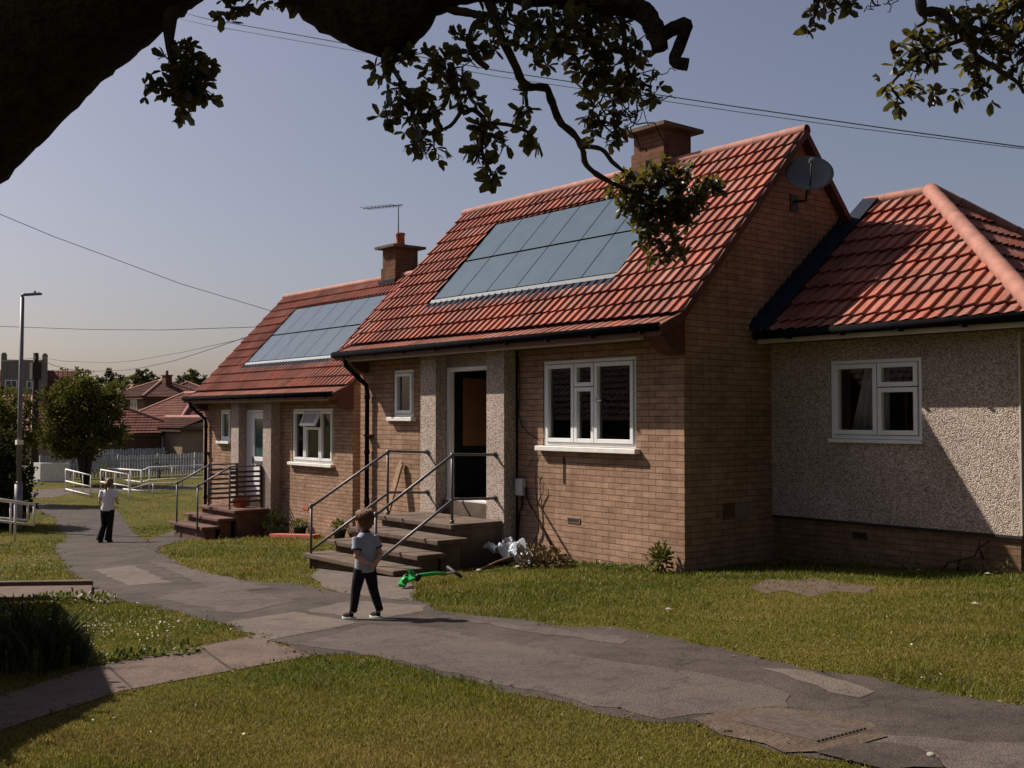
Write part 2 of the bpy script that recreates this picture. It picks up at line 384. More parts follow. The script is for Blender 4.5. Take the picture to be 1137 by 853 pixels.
def unit(v): return v/np.maximum(np.linalg.norm(v, axis=-1, keepdims=True), 1e-9)
def leaf_arrays(P, D, L, W, fold=0.25):
    """leaves at P pointing along D: two quads folded along the midrib"""
    n = len(P); D = unit(D)
    rv = unit(nrg.normal(size=(n, 3)) + np.array([0, 0, 1.2])); S = unit(np.cross(D, rv)); N = np.cross(S, D)
    L = np.broadcast_to(np.asarray(L, float).reshape(-1, 1), (n, 1)); W = np.broadcast_to(np.asarray(W, float).reshape(-1, 1), (n, 1))
    curl = N*L*nrg.uniform(-0.22, 0.1, (n, 1))
    b = P; t = P + D*L + curl
    r1 = P + D*L*0.30 + S*W*0.38 + N*W*fold; r2 = P + D*L*0.76 + S*W*0.47 + N*W*fold + curl*0.5
    l1 = P + D*L*0.30 - S*W*0.38 + N*W*fold; l2 = P + D*L*0.76 - S*W*0.47 + N*W*fold + curl*0.5
    V = np.stack([b, r1, r2, t, l2, l1], 1).reshape(-1, 3)
    i = np.arange(n)[:, None]*6
    F = np.concatenate([i + np.array([[0, 1, 2, 3]]), i + np.array([[0, 3, 4, 5]])], 0)
    return V, F
def blob_points(c, r, n, fill=0.35):
    d = unit(nrg.normal(size=(n, 3))); rad = np.maximum(nrg.random((n, 1)), 1e-6)**fill
    return np.asarray(c) + d*rad*np.asarray(r), d
class LeafBag:
    def __init__(s): s.V = []; s.F = []; s.n = 0
    def add(s, V, F): s.V.append(V); s.F.append(F + s.n); s.n += len(V)
    def build(s, name, mat, parent=None, origin=(0, 0, 0)): return raw_mesh(name, np.concatenate(s.V), np.concatenate(s.F), mat, parent, origin=origin)
def crown_of(bag, lobes, n_per_m3, L, W):
    for c, r in lobes:
        r = np.asarray(r, float)*np.ones(3); n = int(n_per_m3*r[0]*r[1]*r[2]*4.2)
        k = max(6, int(n/26)); cc, cd = blob_points(c, r, k, 0.4)        # clumps, then leaves round each clump: gaps stay open
        idx = nrg.integers(0, k, n); P = cc[idx] + nrg.normal(size=(n, 3))*r*0.16
        D = cd[idx] + nrg.normal(size=(n, 3))*0.8 + np.array([0, 0, 0.2])
        bag.add(*leaf_arrays(P, D, nrg.uniform(0.7, 1.3, n)*L, W*nrg.uniform(0.7, 1.2, n)))
# ------------------------------------------------------------------ roof tiles, walls, windows
def prof(x, per):
    t = (x/per) % 1.0                        # a low wave that drops into a narrow water channel at its right edge
    wave = 0.5 - 0.5*math.cos(2*math.pi*min(1.0, t/0.92)*0.5)
    return 0.45 + 0.55*wave if t < 0.70 else (0.45 + 0.55*wave)*(1 - max(0.0, (t - 0.70)/0.15)) if t < 0.85 else 0.45*max(0.0, (t - 0.88)/0.12)
def tile_sheet(P0, a, s, L, S, g=0.3225, per=0.17, amp=0.041, lip=0.036):
    P0, a, s = Vector(P0), Vector(a).normalized(), Vector(s).normalized(); n = a.cross(s)
    if n.z < 0: n = -n
    nc = max(2, int(L/per*16)); rows = []
    k = 0
    while k*g < S - 1e-6:
        rows += [(k*g, 0.0), (min((k + 1)*g + 0.022, S), lip)]; k += 1
    vs, uv = [], []
    for r, (d, h) in enumerate(rows):
        for i in range(nc + 1):
            x = L*i/nc
            jit = 0.003*math.sin(12.9898*math.floor(x/(2*per)) + 4.1*(r//2))
            vs.append(tuple(P0 + a*x + s*d + n*(h + jit + amp*prof(x, per)))); uv.append((x, d - (0.001 if r % 2 else -0.001)))
    w = nc + 1
    fs = [(r*w + i, r*w + i + 1, (r + 1)*w + i + 1, (r + 1)*w + i) for r in range(len(rows) - 1) for i in range(nc)]
    return MB().add(vs, fs, False, uv), n
def cut_mesh(o, planes, clear=True, drop=None):
    bm = bmesh.new(); bm.from_mesh(o.data)
    for co, no in planes:
        bmesh.ops.bisect_plane(bm, geom=list(bm.verts) + list(bm.edges) + list(bm.faces), plane_co=co, plane_no=no, clear_outer=clear)
    if drop:
        bad = [f for f in bm.faces if drop(f.calc_center_median())]
        bmesh.ops.delete(bm, geom=bad, context='FACES')
    bm.to_mesh(o.data); bm.free()
def ridge_run(mb, p, q, r=0.085, seg=0.45):
    p, q = Vector(p), Vector(q); d = q - p; n = max(1, round(d.length/seg)); d.normalize(); L = (q - p).length/n
    for i in range(n):
        a = p + d*(i*L + 0.004); b = p + d*((i + 1)*L - 0.004)
        mb.tube([a, b], [r*1.0, r*0.95], 16, caps=False)

def wall_sheet(mb, x0, x1, z0, z1, y, depth, holes):
    """outer wall face on plane y (facing -Y) with openings and their reveals"""
    xs = sorted({x0, x1, *[h[0] for h in holes], *[h[1] for h in holes]}); zs = sorted({z0, z1, *[h[2] for h in holes], *[h[3] for h in holes]})
    for i in range(len(xs) - 1):
        for j in range(len(zs) - 1):
            cx, cz = (xs[i] + xs[i + 1])/2, (zs[j] + zs[j + 1])/2
            if any(h[0] < cx < h[1] and h[2] < cz < h[3] for h in holes): continue
            mb.add([(xs[i], y, zs[j]), (xs[i + 1], y, zs[j]), (xs[i + 1], y, zs[j + 1]), (xs[i], y, zs[j + 1])], [(0, 1, 2, 3)])
    for a, b, c, d in holes:
        e = y + depth
        mb.add([(a, y, c), (a, e, c), (a, e, d), (a, y, d)], [(0, 1, 2, 3)]); mb.add([(b, y, c), (b, y, d), (b, e, d), (b, e, c)], [(0, 1, 2, 3)])
        mb.add([(a, y, d), (a, e, d), (b, e, d), (b, y, d)], [(0, 1, 2, 3)]); mb.add([(a, y, c), (b, y, c), (b, e, c), (a, e, c)], [(0, 1, 2, 3)])

def window(root, x0, x1, z0, z1, y, cells, sill=True, tilt=None, handle=None, pane=None):
    """cells: (u0,u1,w0,w1) fractions; outer frame stands 12 mm behind the wall face, sashes a little proud of it"""
    m = MB(); f = 0.05; ya, yb = y - 0.012, y + 0.07
    m.box(x0, x0 + f, ya, yb, z0, z1); m.box(x1 - f, x1, ya, yb, z0, z1)
    m.box(x0 + f, x1 - f, ya, yb, z0, z0 + f); m.box(x0 + f, x1 - f, ya, yb, z1 - f, z1)
    W, H = x1 - x0 - 2*f, z1 - z0 - 2*f; panes = []; opened = None
    for k, (u0, u1, w0, w1) in enumerate(cells):
        a, b, c, d = x0 + f + W*u0 + 0.006, x0 + f + W*u1 - 0.006, z0 + f + H*w0 + 0.006, z0 + f + H*w1 - 0.006
        s = 0.058
        if tilt == k:
            tm = MB(); tm.box(a, a + s, 0, 0.05, c - d, 0); tm.box(b - s, b, 0, 0.05, c - d, 0)
            tm.box(a + s, b - s, 0, 0.05, c - d, c - d + s); tm.box(a + s, b - s, 0, 0.05, -s, 0)
            opened = (tm, (0, y - 0.035, d), (a + s, b - s, c - d + s, -s)); continue
        m.box(a, a + s, ya - 0.022, yb - 0.02, c, d); m.box(b - s, b, ya - 0.022, yb - 0.02, c, d)
        m.box(a + s, b - s, ya - 0.022, yb - 0.02, c, c + s); m.box(a + s, b - s, ya - 0.022, yb - 0.02, d - s, d)
        panes.append((a + s, b - s, c + s, d - s))
        if k:                                                       # mullion backing behind the sashes
            m.box(a - 0.02, a + 0.01, ya + 0.012, yb - 0.005, max(c, z0 + f), min(d, z1 - f))
    w = m.build('window', M['upvc'], root, (x0, y, z0), 0.005)
    off = (x0, y, z0)
    for a, b, c, d in panes:
        p = MB().box(a - x0, b - x0, 0.022, 0.032, c - z0, d - z0).build('pane', pane or M['glass'], w)
    if opened:
        tm, lo, (a, b, c, d) = opened
        t = tm.build('sash', M['upvc'], w, (0, 0, 0), 0.004); t.location = (lo[0] - x0, lo[1] - y, lo[2] - z0); t.rotation_euler.x = R(-24)
        g = MB().box(a, b, 0.02, 0.03, c, d).build('pane', M['net'], w); g.location = t.location; g.rotation_euler.x = R(-24)
    if handle is not None:
        hx, hz = handle; hm = MB().box(hx - x0, hx - x0 + 0.11, -0.075, -0.055, hz - z0, hz - z0 + 0.02).box(hx - x0, hx - x0 + 0.025, -0.075, -0.03, hz - z0 - 0.02, hz - z0 + 0.04)
        hm.build('handle', M['upvc'], w)
    if sill:
        MB().box(-0.08, x1 - x0 + 0.07, -0.13, 0.06, -0.075, -0.004).build('sill', M['sillwhite'], w, bevel=0.008)
    return w

def curtain(root, x0, x1, z0, z1, y, mat, folds=7, amp=0.02, name='curtain', slant=0.0):
    n = folds*8; vs = []
    for z, k in ((z0, 1.0), (z1, 0.75)):
        for i in range(n + 1):
            t = i/n; vs.append((x0 + (x1 - x0)*t + slant*(z - z0)/(z1 - z0)*(1 - t), y + amp*k*math.sin(t*folds*6.283 + 0.8*math.sin(5*t)), z))
    m = MB().add(vs, [(i, i + 1, n + 2 + i, n + 1 + i) for i in range(n)], True)
    o = m.build(name, mat, root); s = o.modifiers.new('t', 'SOLIDIFY'); s.thickness = 0.003
    return o

# ------------------------------------------------------------------ a gabled bungalow of the row
RIDGE_Z, RY = 6.08, 2.5
KINK = (-0.17, 3.285)                                # where the slope flattens towards the eaves
SLOPE = Vector((0, KINK[0] - RY, KINK[1] - RIDGE_Z)); SLEN = SLOPE.length; SD = SLOPE.normalized()
EAVE = (-0.585, 3.105)
def on_roof(x, d, up=0.0):                           # house-local point on the front slope, d metres below the ridge
    n = Vector((1, 0, 0)).cross(SD); n = n if n.z > 0 else -n
    return Vector((x, RY, RIDGE_Z)) + SD*d + n*up

def gabled_house(loc, label, variant):
    root = empty('house', loc, label, 'house', 'gabled houses of the terrace')
    XL = -7.9
    # walls
    w = MB()
    wall_sheet(w, XL, -5.58, -1.6, 3.02, 0.0, 0.12, [(-6.79, -6.16, 1.95, 2.80)])
    wall_sheet(w, -3.36, 0.0, -1.6, 3.02, 0.0, 0.12, [(-2.75, -0.85, 1.56, 2.80)])
    gz_ = lambda y: 6.0 - 1.047*abs(y - RY)
    for X in (0.0, XL):
        w.add([(X, 0, -1.6), (X, 5.0, -1.6), (X, 5.0, gz_(5.0)), (X, RY, 6.0), (X, 0, gz_(0))], [(0, 1, 2, 3, 4)])
    w.add([(XL, 5, -1.6), (0, 5, -1.6), (0, 5, 3.4), (XL, 5, 3.4)], [(0, 1, 2, 3)])
    w.build('wall', M['brick'], root)
    # pebbledashed porch: two piers, the recessed back and the head
    p = MB()
    p.box(-5.58, -5.14, -0.25, 0.12, -1.2, 3.02); p.box(-3.79, -3.36, -0.25, 0.12, -1.2, 3.02)
    wall_sheet(p, -5.14, -3.79, -0.4, 3.02, -0.03, 0.25, [(-5.12, -3.84, 0.62, 2.79)])
    p.build('porch_wall', M['pebble'], root)
    # corbelled brick kneelers at both ends of the eaves
    for a, b in ((-0.27, 0.004), (XL - 0.004, XL + 0.27)):
        k = MB().prism([(0.02, 2.78), (-0.10, 2.79), (-0.22, 2.83), (-0.31, 2.90), (-0.38, 2.99), (-0.50, 3.03), (-0.54, 3.11), (-0.16, 3.25), (0.02, 3.40)], 'x', a, b)
        k.build('kneeler', M['vergebrown'], root)
    MB().box(XL + 0.28, -0.28, -0.50, -0.44, 2.972, 3.083).build('fascia_board', M['fascia'], root, bevel=0.004)
    MB().box(XL + 0.28, -0.28, -0.50, 0.0, 3.086, 3.10).box(XL + 0.28, -0.28, -0.438, -0.003, 2.99, 3.005).build('soffit', M['vergebrown'], root)
    g = MB(); g.tube([(XL - 0.02, -0.57, 3.108), (0.09, -0.57, 3.108)], 0.054, 12); g.box(XL + .28, -0.28, -0.517, -0.503, 3.06, 3.12)
    for x in np.arange(XL + 0.5, 0, 0.9): g.box(x - 0.02, x + 0.02, -0.62, -0.504, 3.035, 3.06)
    g.build('gutter', M['black'], root)
    d = MB(); dx = -7.55
    d.tube([(dx, -0.56, 3.06), (dx, -0.52, 2.90), (dx, -0.30, 2.72), (dx, -0.10, 2.56), (dx, -0.075, 2.44), (dx, -0.075, -0.9)], 0.042, 10)
    for z in (0.4, 1.3, 2.3): d.tube([(dx, -0.075, z), (dx, -0.075, z + 0.09)], 0.053, 10)
    d.box(dx - 0.09, dx + 0.12, -0.10, -0.01, 1.62, 1.65)
    d.build('downpipe', M['black'], root)
    # roof
    L = -XL + 0.24; x0 = XL - 0.12
    sh, n = tile_sheet((x0, RY, RIDGE_Z), (1, 0, 0), SD, L, SLEN)
    roof = sh.build('roof', M['tile'], root)
    px0, px1, pd0, pd1 = -6.38, -1.70, 0.70, 3.05
    Pm = lambda x, dd: on_roof(x, dd)
    inv = lambda q: (q - Vector((0, RY, RIDGE_Z))).dot(SD)
    cut_mesh(roof, [(Pm(px0, 1), (1, 0, 0)), (Pm(px1, 1), (1, 0, 0)), (Pm(0, pd0), SD), (Pm(0, pd1), SD)], False,
             lambda q: px0 < q.x < px1 and pd0 < inv(q) < pd1)
    bs = Vector((0, EAVE[0] - KINK[0], EAVE[1] - KINK[1]))
    sh, _ = tile_sheet((x0, KINK[0] + 0.02, KINK[1] - 0.012), (1, 0, 0), bs, L, bs.length + 0.02, g=0.6, amp=0.020, lip=0.02)
    sh.build('eaves_course', M['tile'], roof)
    back = Vector((0, -SD.y, SD.z))
    sh, _ = tile_sheet((x0, RY, RIDGE_Z), (1, 0, 0), back, L, SLEN)
    sh.build('back_slope', M['tile'], roof)
    # under-tile deck and the brown verge closing the tile ends at both gables
    dk = MB(); t = 0.05
    prof_ = [(EAVE[0] + 0.02, EAVE[1] - 0.02), (KINK[0], KINK[1] - 0.025), (RY, RIDGE_Z - 0.025), (2*RY - KINK[0], KINK[1] - 0.025)]
    lower = [(y, z - 0.09) for y, z in prof_]
    for (a, b) in ((0, 1), (1, 2), (2, 3)):
        dk.prism([prof_[a], prof_[b], lower[b], lower[a]], 'x', x0 + 0.02, x0 + L - 0.02)
    dk.build('roof_deck', M['vergebrown'], roof)
    for X in (x0 - 0.012, x0 + L - 0.022):
        vg = MB()
        up = [(y, z + 0.05) for y, z in prof_]
        for (a, b) in ((0, 1), (1, 2), (2, 3)): vg.prism([up[a], up[b], (lower[b][0], lower[b][1] + 0.01), (lower[a][0], lower[a][1] + 0.01)], 'x', X, X + 0.034)
        vg.build('verge', M['vergebrown'], roof)
    rr = MB(); ridge_run(rr, (x0 - 0.02, RY, RIDGE_Z + 0.005), (x0 + L + 0.02, RY, RIDGE_Z + 0.005)); rr.build('ridge_tiles', M['ridge'], roof)
    # roof-integrated solar panels, two rows of six
    tr = MB(); cw = (px1 - px0)/6
    tr.add([tuple(on_roof(x, dd, -0.012)) for x, dd in ((px0, pd0), (px1, pd0), (px1, pd1), (px0, pd1))], [(0, 1, 2, 3)])
    tr.build('panel_tray', M['black'], roof)
    for r_, (da, db) in enumerate(((0.74, 1.758), (1.805, 2.80))):
        for k in range(6):
            xa, xb = px0 + 0.05 + k*(px1 - px0 - 0.07)/6, px0 + 0.05 + (k + 1)*(px1 - px0 - 0.07)/6 - 0.020
            pts = [on_roof(x, dd, h) for h in (0.0, 0.028) for x, dd in ((xa, da), (xb, da), (xb, db), (xa, db))]
            MB().add(pts, [(0, 1, 2, 3), (4, 7, 6, 5), (0, 4, 5, 1), (1, 5, 6, 2), (2, 6, 7, 3), (3, 7, 4, 0)],
                     uvs=[(xa, da), (xb, da), (xb, db), (xa, db)]*2).build('solar_panel', M['solar'], roof, bevel=0.003)
    fl = MB(); pts = [on_roof(x, dd, h) for h in (-0.01, 0.035) for x, dd in ((px0 + 0.02, 2.835), (px1 - 0.02, 2.835), (px1 - 0.02, 2.93), (px0 + 0.02, 2.93))]
    fl.add(pts, [(0, 1, 2, 3), (4, 7, 6, 5), (0, 4, 5, 1), (1, 5, 6, 2), (2, 6, 7, 3), (3, 7, 4, 0)]); fl.build('flashing', M['alu'], roof)
    ap, _ = tile_sheet(on_roof(px0 - 0.06, 2.90, 0.012), (1, 0, 0), SD, px1 - px0 + 0.05, 0.30, g=0.30, per=0.17, amp=0.028, lip=0.02)
    ap.build('lead_apron', M['lead'], roof)
    # chimney
    cx0, cx1, cy0, cy1 = (-3.14, -2.42, 2.28, 3.0) if variant == 'A' else (-2.5, -1.86, 2.28, 3.0)
    dzc = 0.14 if variant == 'A' else 0.0
    ch = MB().box(cx0, cx1, cy0, cy1, 5.4, 6.30).box(cx0 + 0.03, cx1 - 0.03, cy0 + 0.03, cy1 - 0.03, 6.30, 6.78 - dzc)
    chimney = ch.build('chimney', M['stackbrick'], root)
    cap = MB().box(cx0 - 0.12, cx1 + 0.12, cy0 - 0.12, cy1 + 0.12, 6.78 - dzc, 6.84 - dzc)
    mx, my = (cx0 + cx1)/2, (cy0 + cy1)/2
    cap.add([(cx0 - 0.1, cy0 - 0.1, 6.841 - dzc), (cx1 + 0.1, cy0 - 0.1, 6.841 - dzc), (cx1 + 0.1, cy1 + 0.1, 6.841 - dzc), (cx0 - 0.1, cy1 + 0.1, 6.841 - dzc), (mx, my, 6.90 - dzc)], [(0, 1, 4), (1, 2, 4), (2, 3, 4), (3, 0, 4)])
    cap.build('cap', M['concrete'], chimney)
    MB().box(cx0 - 0.05, cx1 + 0.05, cy0 - 0.05, cy1 + 0.05, 5.9, 6.02 if variant == 'A' else 5.98).build('flashing', M['lead'], chimney)
    if variant == 'B':
        pot = MB().tube([(mx, my, 6.86), (mx, my, 6.93), (mx, my, 7.12), (mx, my, 7.14), (mx, my, 7.19)], [0.13, 0.115, 0.105, 0.125, 0.12], 14)
        pot.build('chimney_pot', M['terracotta'], chimney)
    # windows and door
    if variant == 'A':
        window(root, -2.75, -0.85, 1.56, 2.80, 0.03, [(0, .345, 0, 1), (.345, .575, 0, .70), (.345, .575, .70, 1), (.575, 1, 0, 1)], handle=(-1.60, 2.2))
        window(root, -6.79, -6.16, 1.98, 2.80, 0.03, [(0, 1, 0, 1)])
        curtain(root, -2.72, -2.2, 1.6, 2.75, 0.42, M['bluecurtain'], 4); curtain(root, -2.1, -1.75, 1.6, 2.75, 0.45, M['dark'], 4)
        curtain(root, -1.68, -1.58, 1.6, 2.75, 0.35, M['net'], 2)
    else:
        window(root, -2.75, -0.85, 1.56, 2.80, 0.03, [(0, .30, 0, 1), (.30, .70, 0, .68), (.30, .70, .68, 1), (.70, 1, 0, 1)], tilt=2)
        window(root, -6.79, -6.16, 1.98, 2.80, 0.03, [(0, 1, 0, 1)])
        curtain(root, -2.72, -0.9, 1.6, 2.75, 0.2, M['bluecurtain'], 12)
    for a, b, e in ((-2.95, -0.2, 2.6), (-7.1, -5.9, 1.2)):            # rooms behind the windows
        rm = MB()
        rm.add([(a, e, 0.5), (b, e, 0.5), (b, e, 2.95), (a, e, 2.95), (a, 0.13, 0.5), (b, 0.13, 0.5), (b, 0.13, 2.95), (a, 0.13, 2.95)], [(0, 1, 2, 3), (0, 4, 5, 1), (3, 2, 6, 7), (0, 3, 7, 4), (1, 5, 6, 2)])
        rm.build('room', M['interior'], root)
    df = MB(); y0, y1 = -0.045, 0.06
    df.box(-5.12, -5.05, y0, y1, 0.62, 2.79); df.box(-3.91, -3.84, y0, y1, 0.62, 2.79); df.box(-5.05, -3.91, y0, y1, 2.72, 2.79)
    if variant == 'A': df.box(-5.05, -3.91, -0.10, y1, 0.62, 0.66)
    door_frame = df.build('door_frame', M['upvc'], root, bevel=0.006)
    MB().box(-5.13, -3.80, -0.12, -0.034, 0.40, 0.615).build('threshold', M['concrete'], root)
    if variant == 'A':
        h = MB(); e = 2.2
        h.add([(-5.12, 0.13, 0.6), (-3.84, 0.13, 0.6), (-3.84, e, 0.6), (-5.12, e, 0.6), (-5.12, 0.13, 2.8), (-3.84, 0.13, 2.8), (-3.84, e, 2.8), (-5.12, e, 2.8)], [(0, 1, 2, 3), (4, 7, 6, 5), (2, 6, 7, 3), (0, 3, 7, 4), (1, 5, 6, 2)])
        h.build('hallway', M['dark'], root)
        dl = MB().box(-5.045, -5.0, 0.07, 1.02, 0.67, 2.71)
        door = dl.build('door', M['black'], root, bevel=0.006)
        MB().box(-4.998, -4.99, 0.20, 0.92, 1.50, 2.62).build('door_panel', M['hallbrown'], door)
        MB().box(-4.985, -4.955, 0.80, 0.92, 1.30, 1.34).build('handle', M['alu'], door)
    else:
        MB().box(-5.05, -4.82, -0.02, 0.03, 0.63, 2.715).build('side_panel', M['upvc'], door_frame, bevel=0.004)
        dm = MB(); dm.box(-4.815, -4.70, -0.035, 0.03, 0.63, 2.715); dm.box(-4.03, -3.915, -0.035, 0.03, 0.63, 2.715)
        dm.box(-4.70, -4.03, -0.035, 0.03, 0.63, 1.62); dm.box(-4.70, -4.03, -0.035, 0.03, 2.56, 2.715)
        door = dm.build('door', M['upvc'], root, bevel=0.005)
        MB().box(-4.70, -4.03, -0.012, 0.01, 1.622, 2.558).build('glazing', M['tealglass'], door)
        MB().box(-4.62, -4.24, -0.06, -0.036, 1.44, 1.52).build('letterbox', M['alu'], door)
        MB().box(-4.77, -4.74, -0.075, -0.036, 1.45, 1.62).build('handle', M['alu'], door)
    MB().box(-2.22, -1.95, -0.012, 0.004, 0.47, 0.55).build('air_brick', M['terracotta'] if variant == 'B' else M['wood'], root)
    if variant == 'A':
        MB().box(-2.20, -1.97, -0.0145, -0.0125, 0.485, 0.535).build('air_brick_grille', M['dark'], root)
        b = MB().box(-3.30, -3.13, -0.09, -0.003, 0.80, 1.05).build('meter_box', M['box'], root, bevel=0.012)
        MB().tube([(-3.2, -0.03, 0.80), (-3.2, -0.03, 0.62), (-3.26, -0.03, 0.55), (-3.31, -0.02, 0.2)], 0.012, 6).tube([(-3.335, -0.02, 3.0), (-3.33, -0.02, 1.5), (-3.335, -0.02, 0.1)], 0.014, 6)\
            .tube([(-3.30, -0.015, 2.9), (-3.27, -0.015, 2.5), (-3.30, -0.015, 2.0), (-3.22, -0.015, 1.85), (-3.05, -0.015, 1.72), (-2.85, -0.015, 1.66)], 0.006, 5).build('service_cable', M['black'], root)
        MB().box(0.002, 0.012, 1.05, 1.3, 0.62, 0.82).build('wall_vent', M['fargrey'], root)
        MB().box(0.002, 0.014, 0.75, 0.98, 0.62, 0.84).build('wall_vent', M['stackbrick'], root)
    return root

house_a = gabled_house((0, 0, 0), 'brick house with an open front door, big red roof over two rows of solar panels', 'A')
house_b = gabled_house((-10.87, 1.61, -0.64), 'farther brick house with a closed white front door and a tilted-open top window', 'B')

# ------------------------------------------------------------------ pebbledashed wing with a hipped roof
def wing():
    WY, WX = 1.80, 3.44
    root = empty('bungalow', (0, WY, 0.1), 'pebbledashed low bungalow wing under a hipped red tile roof with one white window', 'house')
    O = Vector((0, WY, 0.1)); q = lambda x, y, z: (x - O.x, y - O.y, z - O.z)
    class L(MB):
        def build(s, name, mat, parent=None, **kw):
            s.v = [q(*p) for p in s.v]; return MB.build(s, name, mat, parent, **kw)
    hole = (0.95, 2.24, 1.68, 2.72)
    m = L(); wall_sheet(m, 0.004, WX, 0.63, 3.0, WY, 0.12, [hole])
    m.add([(WX, WY, 0.63), (WX, 6.9, 0.63), (WX, 6.9, 3.0), (WX, WY, 3.0)], [(0, 1, 2, 3)]); m.add([(0.004, 6.9, 0.63), (WX, 6.9, 0.63), (WX, 6.9, 2.96), (0.004, 6.9, 2.96)], [(0, 1, 2, 3)])
    m.add([(0.004, WY, 0.63), (WX, WY, 0.63), (WX, WY + 0.08, 0.63), (0.004, WY + 0.08, 0.63)], [(0, 1, 2, 3)])
    m.build('wall', M['pebble'], root)
    p = L(); p.box(0.004, WX - 0.03, WY + 0.03, 6.87, -0.6, 0.63); p.build('plinth', M['plinth'], root)
    L().box(0.004, WX + 0.012, WY - 0.012, WY + 0.03, 0.60, 0.632).build('bellcast_bead', M['dark'], root)
    L().box(WX - 0.012, WX + 0.008, WY - 0.008, WY + 0.02, 0.64, 2.95).build('corner_bead', M['fascia'], root)
    L().box(1.25, 1.45, WY + 0.022, WY + 0.032, 0.42, 0.50).build('air_brick', M['dark'], root)
    e = 0.38; ez, rz_ = 3.10, 5.24; run = 2.75; ax = WX + e - run; ry = WY - e + run      # eave line, ridge and hip apex
    sl = Vector((0, -run, ez - rz_)); S = sl.length
    def slope(P0, a, s, Lh, planes, name):
        sh, _ = tile_sheet(P0, a, s, Lh, S, g=0.405, per=0.182, amp=0.046, lip=0.040)
        o = L.build(sh_to(sh), name, M['tile'], root); cut_mesh(o, [(Vector(q(*c)), n) for c, n in planes]); return o
    def sh_to(sh):
        l = L(); l.v, l.f, l.uv, l.sm = sh.v, sh.f, sh.uv, sh.sm; return l
    hipn = Vector((1, 1, 0)).normalized()
    roof = slope((0.0, ry, rz_), (1, 0, 0), sl, WX + e, [((ax, ry, rz_), hipn)], 'roof')
    back = slope((0.0, ry, rz_), (1, 0, 0), Vector((0, run, ez - rz_)), WX + e, [((ax, ry, rz_), Vector((1, -1, 0)).normalized())], 'back_slope'); back.parent = roof
    end = slope((ax, ry - run, rz_), (0, 1, 0), Vector((run, 0, ez - rz_)), 2*run, [((ax, ry, rz_), -hipn), ((ax, ry, rz_), Vector((-1, 1, 0)).normalized())], 'hip_slope'); end.parent = roof
    r = L(); ridge_run(r, (0.02, ry, rz_ + 0.03), (ax, ry, rz_ + 0.03), 0.09, 0.42)
    ridge_run(r, (ax, ry, rz_ + 0.04), (WX + e + 0.02, WY - e - 0.02, ez + 0.045), 0.115, 0.43); ridge_run(r, (ax, ry, rz_ + 0.04), (WX + e, ry + run, ez + 0.045), 0.115, 0.43)
    r.build('ridge_tiles', M['ridge'], roof)
    dk = L(); b = -0.05
    dk.add([(0, ry - run, ez + b), (WX + e, ry - run, ez + b), (WX + e, ry + run, ez + b), (0, ry + run, ez + b), (0, ry, rz_ + b), (ax, ry, rz_ + b)], [(0, 1, 5, 4), (1, 2, 5), (2, 3, 4, 5), (0, 3, 2, 1), (0, 4, 3)])
    dk.build('roof_deck', M['vergebrown'], roof)
    n = Vector((1, 0, 0)).cross(sl).normalized(); n = n if n.z > 0 else -n
    v = L()                                                                       # stepped lead along the gable wall
    a0 = Vector((0.006, ry, rz_)) + n*0.105; s_ = sl.normalized()
    v.add([a0, a0 + Vector((0.26, 0, 0)) - n*0.01, a0 + Vector((0.26, 0, 0)) - n*0.01 + s_*S, a0 + s_*S], [(0, 1, 2, 3)])
    k = 5
    while k*0.16 < S - 0.1:
        p0 = a0 + s_*(k*0.16); z = Vector((0, 0, 0.20)); v.add([p0, p0 + s_*0.17, p0 + s_*0.17 + Vector((0, 0, 0.07)), p0 + z*0.7], [(0, 1, 2, 3)]); k += 1
    fo = v.build('lead_flashing', M['lead'], roof); sm = fo.modifiers.new('t', 'SOLIDIFY'); sm.thickness = 0.004; sm.offset = 1
    g = L(); g.tube([(0.05, WY - e - 0.045, ez - 0.015), (WX + e + 0.05, WY - e - 0.045, ez - 0.015)], 0.054, 12); g.tube([(WX + e + 0.045, WY - e, ez - 0.015), (WX + e + 0.045, ry + run, ez - 0.015)], 0.054, 12)
    g.box(0.03, WX + e, WY - e + 0.012, WY - e + 0.035, ez - 0.06, ez - 0.02)
    for x in np.arange(0.6, 3.8, 0.8): g.box(x - 0.02, x + 0.02, WY - e - 0.10, WY - e + 0.012, ez - 0.085, ez - 0.06)
    g.build('gutter', M['black'], root)
    L().box(0.05, WX + 0.36, WY - 0.365, WY - 0.335, 2.975, 3.045).build('fascia_board', M['fascia'], root, bevel=0.004)
    L().box(0.05, WX + 0.35, WY - 0.333, WY - 0.004, 2.985, 3.0).box(WX + 0.004, WX + 0.35, WY, 6.9, 2.985, 3.0).build('soffit', M['vergebrown'], root)
    wn = window(root, 0.95 - O.x, 2.24 - O.x, 1.70 - O.z, 2.72 - O.z, 0.03, [(0, .53, 0, 1), (.53, 1, 0, .66), (.53, 1, .66, 1)], sill=False)
    MB().box(-0.02, 1.31, -0.075, 0.03, -0.05, -0.004).build('sill', M['sillwhite'], wn, bevel=0.006)
    curtain(root, 1.05, 1.64, 1.62, 2.6, 0.3, M['net'], 5, 0.025, slant=0.25); curtain(root, 1.0, 1.10, 1.62, 2.6, 0.26, M['dark'], 2)
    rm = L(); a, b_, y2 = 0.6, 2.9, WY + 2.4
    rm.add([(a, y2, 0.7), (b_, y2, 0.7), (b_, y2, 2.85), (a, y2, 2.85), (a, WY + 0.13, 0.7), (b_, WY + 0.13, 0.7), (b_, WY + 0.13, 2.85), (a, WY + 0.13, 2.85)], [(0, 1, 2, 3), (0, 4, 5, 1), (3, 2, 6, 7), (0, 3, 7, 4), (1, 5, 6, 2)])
    rm.build('room', M['interior'], root)
